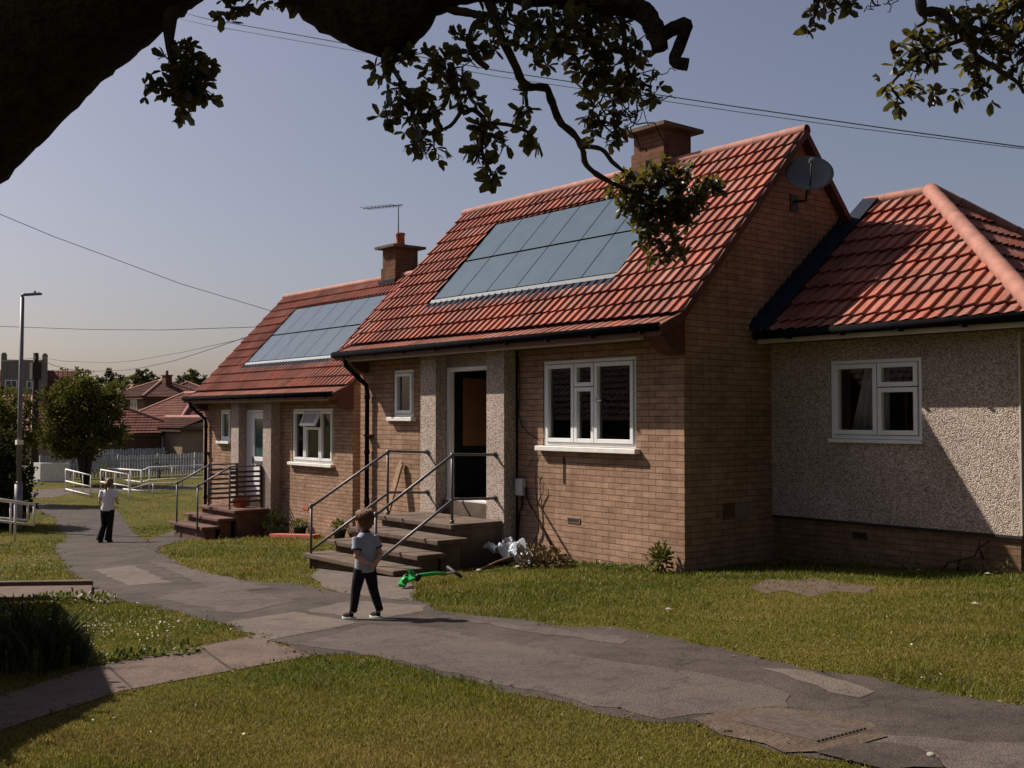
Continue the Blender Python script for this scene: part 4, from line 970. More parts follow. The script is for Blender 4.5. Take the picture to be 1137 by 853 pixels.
def shrub(name, label, cat, lobes, mat, dens, L, W, group=None, stems=None, origin=None):
    bg = LeafBag(); c0 = np.array(origin if origin is not None else lobes[0][0]); c0 = np.array([c0[0], c0[1], gz(c0[0])])
    root = empty(name, c0, label, cat, group)
    crown_of(bg, [(np.array(c) - c0, r) for c, r in lobes], dens, L, W)
    bg.build('crown' if name.endswith('tree') else 'foliage', M[mat], root)
    m = MB()
    tops = sorted(lobes, key=lambda q: -q[0][2])[:6]
    for c, r in tops:
        e = np.array(c) - c0; mid = e*np.array([0.35, 0.35, 0.55])
        m.tube([(0, 0, -0.2), tuple(mid*0.5 + nrg.normal(size=3)*0.03), tuple(mid), tuple(e)], [0.09*stems if stems else 0.03, 0.06*stems if stems else 0.025, 0.035*stems if stems else 0.02, 0.012], 7)
    m.build('trunk' if name.endswith('tree') else 'stem', M['twig'], root)
    return root
P3 = lambda x, y, d: at(x, y, d)
shrub('hedge', 'big dark hedge at the left edge behind the lamp post', 'hedge', [(P3(-12, 545, 29.5), (1.0, 1.0, 1.2)), (P3(6, 520, 29.5), (.5, .6, .8)), (P3(18, 540, 29), (.3, .4, .75)), (P3(22, 563, 29), (.35, .4, .5)), (P3(-8, 500, 30), (.7, .7, .7)), (P3(5, 570, 29), (.6, .5, .6)), (P3(-30, 570, 29), (.9, .8, .7))], 'darkleaf', 1100, 0.11, 0.07, origin=P3(0, 595, 29))
shrub('bush', 'yellow-green bush rising behind the dark hedge at the left edge', 'bush', [(P3(6, 455, 37), (.85, .8, .75)), (P3(22, 480, 37), (.5, .6, .7)), (P3(-10, 470, 37), (.8, .7, .9)), (P3(30, 462, 37), (.25, .4, .6)), (P3(12, 492, 37), (.7, .6, .6))], 'bushleaf', 700, 0.12, 0.08, origin=P3(8, 560, 37))
shrub('round_tree', 'broad round green tree behind the white picket fence', 'tree',
      [(P3(90, 455, 47), (1.15, 1.1, 1.0)), (P3(70, 450, 47), (.75, .8, .85)), (P3(113, 450, 47), (.9, .8, .85)), (P3(88, 432, 47), (.95, .8, .65)), (P3(60, 445, 47), (.5,.6,.7)), (P3(125, 440, 47), (.6,.6,.6)), (P3(122, 470, 47), (.75, .7, .7)), (P3(62, 475, 47), (.75, .8, .7)), (P3(100, 482, 47), (1.1, .9, .6)), (P3(78, 490, 47), (.9, .7, .5)), (P3(126, 487, 47.5), (.6, .6, .5)), (P3(52, 488, 47), (.5, .6, .5)), (P3(90, 500, 47.5), (1.1,.8,.45)), (P3(70, 498, 47.5), (.8,.7,.45)), (P3(104, 424, 47.5), (.4, .4, .3)), (P3(66, 430, 47), (.4, .4, .35))],
      'bushleaf', 640, 0.13, 0.085, stems=1.3, origin=P3(95, 520, 47))

def picket(label, run, d, h, sp, w, grp='white picket fences'):
    pts = [at(x, y, dd) for x, y, dd in run]
    for p in pts: p[2] = gz(p[0])
    O = pts[0].copy(); root = empty('picket_fence', O, label, 'fence', grp)
    pk, rl = MB(), MB()
    for a, b in zip(pts[:-1], pts[1:]):
        L = np.linalg.norm(b - a); u = (b - a)/L; n = int(L/sp)
        for k in range(n):
            p = a + u*(k + .5)*sp - O; hh = h*(1 + 0.02*math.sin(k*1.7))
            pk.bar(p + [0, 0, .06], p + [0, 0, hh], w, 0.025, tuple(np.cross(u, [0, 0, 1])))
        off = np.cross(u, [0, 0, 1])*0.035
        for z in (0.3*h, 0.78*h): rl.bar(a - O + off + [0, 0, z], b - O + off + [0, 0, z], 0.04, 0.07)
        for k in range(int(L/2.2) + 1):
            p = a + u*min(L, k*2.2) - O + off*2.6; MB().bar(p + [0, 0, -.2], p + [0, 0, h*1.04], 0.09, 0.09, (1, 0, 0)).build('post', M['fence'], root)
    pk.build('pickets', M['fence'], root); rl.build('fence_rails', M['fence'], root)
picket('nearer grey-white picket fence in front of the bungalows', [(45, 534, 51), (130, 531, 52), (228, 526, 56)], 51, 1.12, 0.155, 0.10)
picket('farther grey picket fence seen over the nearer one', [(28, 526, 58), (110, 523, 60), (185, 519, 64)], 60, 1.15, 0.17, 0.11)
a, b = at(27, 534, 50.5), at(47, 534, 49.5)
for p in (a, b): p[2] = gz(p[0])
bw = MB(); bw.bar(a + [0, 0, .44], b + [0, 0, .44], 0.2, 0.88); bw.bar(b + [0, 0, .45], b + np.array([.9, .9, 0]) + [0, 0, .45], 0.2, 0.86)
tag(bw.build('low_wall', M['whiterail'], origin=tuple(a), bevel=0.01), 'low white wall at the foot of the telegraph pole', 'wall')
for px, py, d, lab, mt in ((60, 522, 50, 'yellowish straggly shrub in front of the nearer picket fence', 'bushleaf'), (113, 519, 49, 'thin green shrub by the picket fence near the ramp', 'weed'), (177, 514, 52, 'small dark shrub at the picket fence behind the long railing', 'darkleaf')):
    c = at(px, py, d); shrub('shrub', lab, 'shrub', [(c + [0, 0, -.1], (.35, .3, .45)), (c + [.2, .1, -.3], (.3, .3, .35))], mt, 420, 0.08, 0.04, 'shrubs along the picket fences')

# ------------------------------------------------------------------ far houses
def far_house(name, label, c, rz, w, d, wz, rz_, hip, wall, tile, wins=(), chim=None, floor=None, extras=None):
    c = np.array(c); zb = gz(c[0]) if floor is None else floor
    root = empty(name, (c[0], c[1], zb), label, 'house', 'houses beyond the fences', rz)
    wz, rh = wz - zb, rz_ - zb
    MB().prism([(-w/2, -d/2), (w/2, -d/2), (w/2, d/2), (-w/2, d/2)], 'z', -0.5, wz).build('wall', M[wall], root)
    o = 0.35; L = w/2 + o; D = d/2 + o; hp = min(L, D) if hip else 0
    sl = Vector((0, -D, wz - rh - 0.1))
    def face(P0, a, s, length, S, planes):
        sh, _ = tile_sheet(P0, a, s, length, S, g=0.34, per=0.3, amp=0.035, lip=0.035); ob = sh.build('roof', M[tile], root); cut_mesh(ob, planes); return ob
    ez = wz - 0.1
    if hip:
        hx = max(0.0, L - D); n1 = Vector((1, 1, 0)).normalized(); n2 = Vector((-1, 1, 0)).normalized()
        ap = Vector((hx, 0, rh)); am = Vector((-hx, 0, rh))
        r1 = face((-L, 0, rh), (1, 0, 0), (0, -D, ez - rh), 2*L, math.hypot(D, ez - rh), [(ap, n1), (am, n2)])
        for P0, a, s, ln, pl in (((-L, 0, rh), (1, 0, 0), (0, D, ez - rh), 2*L, [(ap, Vector((1, -1, 0)).normalized()), (am, Vector((-1, -1, 0)).normalized())]),
                                 ((hx, -D, rh), (0, 1, 0), (D, 0, ez - rh), 2*D, [(ap, -n1), (ap, Vector((-1, 1, 0)).normalized())]),
                                 ((-hx, -D, rh), (0, 1, 0), (-D, 0, ez - rh), 2*D, [(am, -n2), (am, Vector((1, 1, 0)).normalized())])):
            x = face(P0, a, s, ln, math.hypot(D, ez - rh), pl); x.parent = r1; x.name = 'roof_slope'
        rr = MB()
        if hx > 0.01: ridge_run(rr, am + Vector((0, 0, .03)), ap + Vector((0, 0, .03)), 0.12)
        for sx in (-1, 1):
            for sy in (-1, 1): ridge_run(rr, (sx*hx, 0, rh + .03), (sx*L, sy*D, ez + .03), 0.12)
        rr.build('ridge_tiles', M['ridge'], r1)
    else:
        r1 = face((-L, 0, rh), (1, 0, 0), (0, -D, ez - rh), 2*L, math.hypot(D, ez - rh), [])
        x = face((-L, 0, rh), (1, 0, 0), (0, D, ez - rh), 2*L, math.hypot(D, ez - rh), []); x.parent = r1; x.name = 'roof_slope'
        for sx in (-1, 1): MB().prism([(-d/2, wz), (d/2, wz), (0, rh - 0.2)], 'x', sx*w/2 - 0.1, sx*w/2 + 0.1).build('gable', M[wall], root)
        rr = MB(); ridge_run(rr, (-L, 0, rh + .03), (L, 0, rh + .03), 0.12); rr.build('ridge_tiles', M['ridge'], r1)
    MB().prism([(-L + .03, -D + .03), (L - .03, -D + .03), (L - .03, D - .03), (-L + .03, D - .03)], 'z', wz - 0.28, wz - 0.13).build('eaves', M['vergebrown'], root)
    for (side, u, z0, ww, hh) in wins:
        m, p = MB(), MB()
        if side == 'f':
            y = -d/2; m.box(u - ww/2, u + ww/2, y - 0.05, y + 0.02, z0, z0 + hh)
            k = 2
            for i in range(k): p.box(u - ww/2 + 0.07 + i*(ww - .07)/k, u - ww/2 + (i + 1)*(ww - .07)/k, y - 0.06, y - 0.045, z0 + .07, z0 + hh - .07)
        else:
            X = w/2; m.box(X - 0.02, X + 0.05, u - ww/2, u + ww/2, z0, z0 + hh)
            for i in range(2): p.box(X + 0.045, X + 0.06, u - ww/2 + 0.07 + i*(ww - .07)/2, u - ww/2 + (i + 1)*(ww - .07)/2, z0 + .07, z0 + hh - .07)
        wd = m.build('window', M['upvc'], root); p.build('pane', M['farpane'], wd)
    if chim:
        x, y, z = chim; MB().box(x - .35, x + .35, y - .3, y + .3, rh - 1.2, z - zb).box(x - .42, x + .42, y - .37, y + .37, z - zb, z - zb + .1).tube([(x, y, z - zb + .1), (x, y, z - zb + .5)], 0.12, 8).build('chimney', M['stackbrick'], root)
    return root
def zat(y, d): return 1.995 + (462 - y)/FPX*d
# nearest row beyond the fences
far_house('bungalow', 'brown-walled bungalow with a low hipped roof partly hidden by the round tree', at(118, 480, 66), R(20), 7.5, 6.0, zat(480, 62), zat(450, 66), True, 'farwallbrown', 'fartile')
far_house('bungalow', 'hip-roofed bungalow with pale ridge lines just left of the farther brick house', at(212, 470, 74), R(8), 8.2, 6.5, zat(470, 70), zat(437, 74), True, 'farwallsand', 'fartile', [('f', -0.5, 1.0, 1.3, 1.3)])
ph = at(207, 480, 66); far_house('porch', 'small lean porch with a red roof and white window below the hip-roofed bungalow', ph, R(8), 4.2, 3.0, zat(474, 64), zat(464, 64), False, 'farwallsand', 'fartile2', [('f', -0.7, 1.0, 1.1, 1.4)])
far_house('house', 'two-storey brick house with a dark hipped roof and chimney on the skyline', at(178, 455, 96), R(6), 7.0, 6.5, zat(440, 93), zat(423, 96), True, 'farwallbrown', 'fartile2', [('f', -1.4, 5.2 - 1.9, 2.4, 1.2), ('f', 1.6, 3.3, 1.2, 1.2)], (1.2, 0.0, zat(418, 96)))
far_house('house', 'dark red hipped roof showing to the right of the two-storey house', at(208, 455, 104), R(-20), 7.0, 6.5, zat(441, 103), zat(425, 104), True, 'farwallbrown', 'fartile2')
far_house('house', 'distant house whose hipped roof shows between the round tree and the two-storey house', at(146, 460, 110), R(12), 6.5, 6.0, zat(447, 110), zat(428, 110), True, 'farwallbrown', 'fartile2')
far_house('bungalow', 'gabled red roof sloping up behind the bushes at the left edge', at(22, 470, 62), R(30), 9.0, 7.0, zat(485, 60), zat(441, 62), True, 'farwallsand', 'fartile')
far_house('bungalow', 'red-roofed bungalow across the green, mirrored in the window of the brick house', (-20.5, -18.5, 0), R(0), 14.0, 7.0, 1.9, 5.2, False, 'farwallbrown', 'fartile2', [], floor=-1.2)
far_house('bungalow', 'second red-roofed bungalow across the green behind the photographer', (-9.5, -24.5, 0), R(0), 15.0, 7.0, 2.6, 6.6, False, 'farwallbrown', 'fartile2', [], floor=-0.2)
def tower():
    d = 125.0; c = at(28, 470, d); zb = gz(c[0]); H = lambda y: zat(y, d) - zb
    root = empty('tall_house', (c[0], c[1], zb), 'tall grey rendered house with chimneys at both ends and long red roofs', 'house', None, R(72))
    w = 4.3
    MB().box(-w/2, w/2, -3, 3, -0.5, H(401)).build('wall', M['fargrey'], root)
    for sx in (-1, 1): ch = MB(); ch.box(sx*w/2 - .28, sx*w/2 + .28, -3.05, -2.2, H(430), H(395)).box(sx*w/2 - .2, sx*w/2 + .2, -2.9, -2.4, H(395), H(393.5)); ch.build('chimney', M['fargrey'], root)
    for x, z0, z1, ww in ((-1.35, 432, 423, 1.3), (0.75, 432, 424, 1.0), (-1.5, 450, 443, 0.8)):
        wd = MB().box(x - ww/2, x + ww/2, -3.06, -2.98, H(z0), H(z1)).build('window', M['upvc'], root); MB().box(x - ww/2 + .12, x - .05, -3.09, -3.05, H(z0) + .1, H(z1) - .1).box(x + .05, x + ww/2 - .12, -3.09, -3.05, H(z0) + .1, H(z1) - .1).build('pane', M['farpane'], wd)
    for a, b, nm in ((-14.0, -w/2 + .01, 'side_wing'), (w/2 - .01, 5.6, 'side_wing')):
        s = MB().prism([(-2.2, -0.5), (2.6, -0.5), (2.6, H(430)), (-2.2, H(430))], 'x', a, b).build(nm, M['farwallbrown'], root)
        sh, _ = tile_sheet((a, 0.4, H(411)), (1, 0, 0), (0, -3.1, H(431) - H(411)), b - a, math.hypot(3.1, H(431) - H(411)), g=0.4, per=0.5, amp=0.06, lip=0.05); sh.build('roof', M['fartile'], s)
        sh, _ = tile_sheet((a, 0.4, H(411)), (1, 0, 0), (0, 3.1, H(431) - H(411)), b - a, math.hypot(3.1, H(431) - H(411)), g=0.4, per=0.5, amp=0.06, lip=0.05); sh.build('roof', M['fartile'], s)
tower()
for k, (lab, lobes, d) in enumerate((('distant dark tree directly behind the top of the round tree', [(118, 418, 6, 8), (108, 424, 5, 7), (130, 422, 7, 7), (127, 430, 9, 8), (140, 432, 7, 7)], 130),
                       ('distant pale green tree rising left of the skyline chimney', [(160, 416, 9, 5), (150, 422, 7, 6), (170, 420, 8, 6), (158, 428, 11, 8), (176, 425, 4, 4)], 140),
                       ('distant round green tree right of the skyline chimney', [(212, 418, 8, 6), (202, 422, 7, 6), (222, 421, 7, 6), (214, 428, 12, 8), (229, 426, 6, 6)], 140),
                       ('distant thin tree top showing above the red roof right of the tall house', [(72, 412, 4, 3), (85, 412, 5, 4), (95, 414, 5, 4)], 150))):
    L_ = [(at(x, y, d), (rx*d/FPX, rx*d/FPX, ry*d/FPX)) for x, y, rx, ry in lobes]
    shrub('far_tree', lab, 'tree', L_, 'farleaf', 110, 0.30, 0.24, 'trees on the skyline', stems=2.0, origin=L_[0][0])
# a far wood that closes the horizon
bg = LeafBag(); lob = [(at(x, 452 + rnd.uniform(-4, 4), 190), (rnd.uniform(5, 9), 4, rnd.uniform(2.5, 4.5))) for x in range(-120, 330, 22)]
crown_of(bg, lob, 1.6, 0.9, 0.7); tag(bg.build('woods', M['farleaf'], origin=tuple(at(60, 470, 190))), 'far wood closing the horizon behind the houses', 'woods', kind='stuff')

# ------------------------------------------------------------------ overhead cables
for k, (lab, pts, r) in enumerate((('upper black overhead cable crossing the sky behind the chimney', [(120, -8, 30), (229, 21, 28), (378, 47.5, 26), (554, 79, 24), (820, 119, 21), (1000, 145, 19.5), (1137, 163.5, 18.5), (1250, 178, 18)], 0.011),
             ('lower of the twin overhead cables crossing the sky behind the chimney', [(120, 1, 30), (229, 28, 28), (391, 56, 26), (554, 85.5, 24), (820, 124.5, 21), (950, 142.5, 20), (1137, 165.5, 18.7), (1250, 179, 18.2)], 0.007),
             ('thin cable sloping down from the left edge to the farther house', [(-60, 212, 22), (0, 238, 23), (60, 263, 24), (120, 285, 25), (200, 315, 26.5), (300, 345, 28)], 0.007),
             ('nearly level thin cable low in the sky at the left', [(-60, 361, 48), (0, 362.5, 48), (100, 366, 48), (180, 366.5, 47), (290, 363, 46)], 0.013),
             ('upper cable rising from the telegraph pole towards the farther house', [(40, 396, 50), (70, 401, 50), (120, 403, 48), (150, 400.5, 47), (206, 390.5, 45), (285, 373, 42)], 0.010),
             ('lower cable dipping from the telegraph pole behind the round tree', [(40, 397, 50), (60, 406, 50), (90, 413, 50), (140, 411, 48), (160, 408, 47), (194, 400.5, 45), (227, 390, 43), (290, 369, 40)], 0.013),
             ('short cable from the telegraph pole to the tall grey house', [(40, 397, 50), (20, 400, 70), (-10, 402, 90), (-50, 401, 100)], 0.014))):
    P = [at(*p) for p in pts]; tag(MB().tube([tuple(p) for p in P], r, 6).build('overhead_cable', M['cable'], origin=tuple(P[0])), lab, 'cable')
# ------------------------------------------------------------------ the big tree overhead
def big_tree():
    base = at(-560, 760, 5.6); base[2] = gz(base[0]); O = base
    root = empty('overhanging_tree', O, 'big dark tree leaning in from the upper left with leafy branches overhead', 'tree')
    def W(p): return at(p[0], p[1], p[2]) - O
    def limb(pts, name, smooth=3, mat='bark', n=14, rough=0.05):
        P = [W(p) for p in pts]; r = [p[3]/FPX*p[2] for p in pts]
        # Catmull-Rom through the points
        Q, RR = [], []
        for i in range(len(P) - 1):
            p0, p1, p2, p3 = P[max(i - 1, 0)], P[i], P[i + 1], P[min(i + 2, len(P) - 1)]
            for k in range(smooth):
                t = k/smooth; Q.append(0.5*((2*p1) + (-p0 + p2)*t + (2*p0 - 5*p1 + 4*p2 - p3)*t*t + (-p0 + 3*p1 - 3*p2 + p3)*t**3)); RR.append(r[i] + (r[i + 1] - r[i])*t)
        Q.append(P[-1]); RR.append(r[-1])
        if rough: RR = [a*(1 + rnd.uniform(-rough, rough)) for a in RR]
        m = MB().tube([tuple(q) for q in Q], RR, n)
        if rough:
            b = [np.array(v) for v in m.v]; m.v = [tuple(v + nrg.normal(size=3)*RR[min(i//n, len(RR) - 1)]*rough*0.6) for i, v in enumerate(b)]
        return m.build(name, M[mat], root)
    tr = limb([(-560, 790, 5.6, 175), (-470, 600, 5.4, 150), (-330, 400, 5.1, 128), (-190, 228, 4.85, 110), (-66, 112, 4.7, 102), (30, 24, 4.6, 98), (108, -36, 4.55, 94), (172, -84, 4.5, 92), (300, -150, 4.5, 92), (420, -240, 4.5, 80)], 'trunk', 10, n=40, rough=0.016)
    for px in ([(250, -190, 4.6, 60), (330, -75, 4.5, 72), (385, -25, 4.5, 66), (425, 5, 4.5, 56), (470, -18, 4.5, 40), (530, -28, 4.5, 30), (600, -16, 4.55, 23), (655, -4, 4.6, 18), (690, 4, 4.6, 14), (714, 14, 4.6, 12), (728, 34, 4.6, 11), (733, 56, 4.6, 9)],
               [(420, -10, 4.5, 50), (412, 25, 4.48, 42), (414, 48, 4.47, 22)],
               [(726, 46, 4.6, 8), (744, 34, 4.6, 8), (762, 27, 4.6, 7), (755, 50, 4.6, 7), (749, 68, 4.6, 7), (764, 72, 4.6, 7)]):
        limb(px, 'branch', 5, n=16, rough=0.05)
    limb([(250, -190, 4.6, 60), (500, -260, 4.8, 50), (800, -200, 5.0, 40), (1000, -120, 5.2, 26), (1100, -60, 5.2, 18), (1180, -10, 5.2, 14)], 'branch', 4, n=12)
    tw = [[(455, -5, 4.5, 7), (497, 10, 4.5, 5), (523, 15, 4.5, 4.5), (535, 20, 4.5, 4.5), (526, 30, 4.5, 4), (521, 50, 4.5, 4), (530, 66, 4.5, 3.6), (542, 76, 4.5, 3)],
          [(535, -20, 4.5, 8), (548, 15, 4.52, 5.5), (556, 41, 4.55, 5.2), (570, 68, 4.6, 5), (583, 95, 4.7, 4.6), (606, 98, 4.8, 4.5), (612, 112, 4.9, 4.3), (622, 136, 5.1, 4.2), (639, 151, 5.4, 3.8), (647, 166, 5.7, 3.5), (651, 183, 6.0, 3.3), (668, 197, 6.4, 3), (695, 210, 6.8, 2.5), (740, 225, 7, 2)],
          [(647, 162, 5.7, 3), (668, 166, 6.0, 2.4), (680, 180, 6.3, 2.2), (692, 190, 6.6, 2)],
          [(500, 70, 4.5, 4), (513, 122, 4.55, 3), (525, 122, 4.55, 3), (539, 136, 4.6, 2.8), (534, 165, 4.6, 2.4), (546, 194, 4.6, 1.8)],
          [(513, 122, 4.55, 3), (500, 140, 4.55, 2.2), (475, 150, 4.55, 1.8)], [(539, 136, 4.6, 2.4), (570, 140, 4.6, 2), (592, 150, 4.6, 1.6)],
          [(583, 95, 4.7, 3), (585, 118, 4.65, 2)], [(650, -2, 4.6, 6), (655, 40, 4.6, 3), (662, 75, 4.65, 2.4), (648, 92, 4.7, 2), (658, 115, 4.8, 1.6)],
          [(690, 6, 4.6, 5), (694, 50, 4.65, 3), (700, 85, 4.7, 2.2), (724, 97, 4.7, 1.6)],
          [(190, -20, 4.5, 12), (188, 55, 4.5, 4), (200, 85, 4.5, 2.5), (215, 115, 4.5, 1.8)], [(240, -30, 4.5, 8), (256, 8, 4.5, 2.5), (282, 5, 4.5, 1.6)],
          [(400, 20, 4.5, 8), (430, 66, 4.5, 3), (455, 110, 4.5, 2.4), (462, 150, 4.5, 1.6)],
          [(1015, -60, 5.2, 10), (1022, 0, 5.2, 6), (1025, 13, 5.2, 6), (1043, 13, 5.2, 5), (1056, 25, 5.2, 4.5), (1074, 43, 5.2, 4), (1084, 62, 5.2, 3.2), (1106, 76, 5.2, 3), (1130, 92, 5.2, 2.4), (1137, 104, 5.2, 1.6)],
          [(1025, 13, 5.2, 3.5), (1027, 24, 5.2, 2.4), (1018, 30, 5.2, 1.6)], [(1074, 43, 5.2, 2.6), (1040, 55, 5.2, 2), (1010, 75, 5.2, 1.6), (990, 95, 5.2, 1.3), (1004, 115, 5.2, 1.2)],
          [(1084, 62, 5.2, 2.4), (1086, 90, 5.2, 1.6), (1097, 108, 5.2, 1.2)], [(1170, -15, 5.2, 6), (1125, 10, 5.2, 4), (1100, 35, 5.2, 2.6)],
          [(905, -30, 5.0, 4), (908, 5, 5.0, 2), (900, 28, 5.0, 1.4)], [(920, -20, 5.0, 3), (930, 4, 5.0, 1.6), (944, 8, 5.0, 1.2)], [(960, -20, 5.0, 2), (970, 4, 5, 1), (978, 6, 5, .8)]]
    for t in tw: limb(t, 'branch', 4, 'twig', 8, 0.12)
    # bare twig tangle in front of the chimney
    m = MB()
    for i in range(34):
        x, y = rnd.uniform(660, 715), rnd.uniform(85, 125); p = [(x, y, 5.0)]; dx, dy = rnd.uniform(-.2, 1.2), rnd.uniform(.5, 1.3)
        for k in range(11):
            dx = .5*dx + rnd.uniform(-1, 1.1); dy = .5*dy + rnd.uniform(-.8, 1.1); x += 6*dx; y += 6*dy; p.append((x, y, 5.0 + 0.03*k))
            if y > 182 or x > 748: break
        if len(p) > 2: m.tube([tuple(W(q)) for q in p], [0.0042*(1 - .6*j/len(p)) for j in range(len(p))], 5)
    for i in range(9):
        x, y = 950 + 6*i, rnd.uniform(-6, 2); p = [(x, y, 5.0)]
        for k in range(4): x += rnd.uniform(-7, 4); y += rnd.uniform(-2, 7); p.append((x, y, 5.0))
        m.tube([tuple(W(q)) for q in p], 0.0025, 4)
    m.build('twigs', M['twig'], root)
    # leaves: whorls at the twig tips
    bag = LeafBag(); tm = MB()
    cl = [(438, 62, 26, 4.5), (425, 78, 18, 4.5), (457, 135, 32, 4.5), (470, 112, 24, 4.5), (440, 110, 20, 4.5), (430, 130, 14, 4.5), (496, 77, 36, 4.5), (520, 100, 20, 4.5), (512, 60, 22, 4.5), (480, 160, 22, 4.5), (535, 150, 24, 4.6), (540, 172, 18, 4.6), (546, 192, 20, 4.6), (581, 118, 17, 4.65), (591, 152, 20, 4.6), (560, 160, 14, 4.6),
          (560, 18, 34, 4.5), (598, 30, 36, 4.5), (548, 42, 20, 4.5), (600, 66, 16, 4.55), (640, 28, 38, 4.6), (680, 22, 32, 4.65), (655, 60, 26, 4.65), (625, 58, 16, 4.6), (664, 80, 30, 4.7), (697, 84, 36, 4.7), (722, 98, 20, 4.7), (705, 50, 22, 4.7), (660, 92, 16, 4.7),
          (670, 140, 26, 5.2), (664, 128, 16, 5.2), (682, 146, 18, 5.2),
          (202, 82, 30, 4.5), (210, 76, 24, 4.45), (196, 98, 22, 4.55), (216, 90, 20, 4.5), (184, 78, 16, 4.5), (206, 60, 16, 4.5), (226, 100, 13, 4.5), (190, 60, 18, 4.5), (222, 112, 16, 4.5), (212, 96, 20, 4.5), (230, 75, 10, 4.5), (160, 96, 13, 4.5), (175, 105, 12, 4.5), (205, 120, 12, 4.5), (252, 10, 16, 4.5), (282, 4, 14, 4.5), (268, 14, 10, 4.5), (317, 4, 6, 4.5), (358, 18, 7, 4.5), (336, 2, 6, 4.5),
          (914, 10, 16, 5), (932, 5, 10, 5), (900, 28, 7, 5), (905, 10, 10, 5), (944, 7, 9, 5),
          (1015, 52, 20, 5.2), (1005, 66, 20, 5.2), (1032, 66, 24, 5.2), (1020, 80, 16, 5.2), (986, 93, 14, 5.2), (996, 108, 15, 5.2), (1008, 104, 12, 5.2), (1030, 104, 8, 5.2), (1043, 38, 22, 5.2), (1060, 30, 20, 5.2), (1075, 22, 22, 5.2), (1092, 38, 24, 5.2), (1117, 32, 32, 5.2), (1130, 56, 28, 5.2), (1100, 62, 24, 5.2), (1126, 6, 24, 5.2), (1085, 88, 16, 5.2), (1097, 104, 13, 5.2), (1065, 104, 9, 5.2), (1076, 62, 16, 5.2), (1132, 85, 16, 5.2)]
    for x, y, r, d in cl:
        c = W((x, y, d)); rw = r/FPX*d
        k = max(3, int(r*r/47)); 
        for _ in range(k):
            tip, td = blob_points(c, (rw, rw*0.95, rw), 1, 0.45); tip = tip[0]; td = td[0]
            n = nrg.integers(4, 8); ax = unit(td + nrg.normal(size=3)*0.5 + np.array([0, 0, -0.15]))
            D = unit(nrg.normal(size=(n, 3)) + ax*0.7); Pn = np.repeat(tip[None], n, 0)
            s = 0.055*nrg.uniform(0.55, 1.35, n)*(d/4.6)**0.2; bag.add(*leaf_arrays(Pn, D, s, s*nrg.uniform(0.42, 0.60, n), 0.10))
            if rnd.random() < 0.45: tm.tube([tuple(c + (tip - c)*0.1), tuple(c + (tip - c)*0.55 + nrg.normal(size=3)*rw*0.08), tuple(tip)], [0.005, 0.0035, 0.002], 5)
    # smaller leaves of the farther spray in front of the roof
    for x, y, r in ((705, 206, 24), (722, 196, 16), (738, 190, 15), (751, 212, 24), (728, 232, 26), (700, 226, 16), (712, 246, 17), (744, 240, 18), (762, 232, 17), (778, 208, 15), (790, 205, 11), (800, 211, 7), (773, 222, 12), (716, 264, 13), (738, 284, 11), (748, 268, 12), (724, 290, 8), (757, 282, 7), (688, 203, 12), (680, 213, 7), (765, 250, 9), (764, 188, 9)):
        d = 7.0; c = W((x, y, d)); rw = r/FPX*d; k = max(4, int(r*r/15))
        for _ in range(k):
            tip, td = blob_points(c, (rw, rw, rw*0.9), 1, 0.5); n = nrg.integers(3, 7)
            D = unit(nrg.normal(size=(n, 3)) + td*0.5); s = 0.058*nrg.uniform(0.7, 1.3, n)
            bag.add(*leaf_arrays(np.repeat(tip, n, 0), D, s, s*nrg.uniform(0.48, 0.66, n), 0.10))
            if rnd.random() < 0.3: tm.tube([tuple(c), tuple((c + tip[0])/2 + nrg.normal(size=3)*rw*0.1), tuple(tip[0])], [0.005, 0.004, 0.002], 5)
    # unseen rest of the crown, leaf masses added to shade trunk, limbs and gable
    for c, r in (((-330, -260, 5.6), 1.2), ((-520, -560, 6.2), 1.5), ((-150, -600, 6.0), 1.4), ((-950, -320, 6.2), 1.5), ((-820, 60, 6.4), 1.1), ((-520, -120, 5.8), 1.1), ((-150, -420, 5.3), 1.2), ((100, -480, 5.0), 1.1), ((-700, 60, 6.2), 1.0), ((350, -470, 5.0), 1.0), ((-420, -480, 6.4), 1.3), ((620, -430, 5.2), .9), ((900, -330, 5.4), .7), ((1300, -120, 6.6), 1.1), ((1480, 40, 7.0), 1.2), ((1560, -260, 7.5), 1.5), ((1180, -420, 6.5), 1.2), ((1750, -60, 8.5), 1.6), ((1850, 180, 8.5), 1.2), ((1950, -100, 9.5), 2.0), ((2150, 120, 10), 2.0), ((2000, -420, 9), 1.9), ((1500, -500, 8), 1.8), ((2400, -200, 11), 2.2), ((-150, -650, 6.4), 1.3), ((-760, -420, 6.0), 1.2)):
        c = W(c); n = int(1500*r*r); P, D = blob_points(c, (r, r, r*.8), n, 0.4); bag.add(*leaf_arrays(P, D + nrg.normal(size=P.shape), nrg.uniform(.08, .15, n), .06))
    tm.build('twigs', M['twig'], root)
    bag.build('crown', M['leaf'], root)
big_tree()

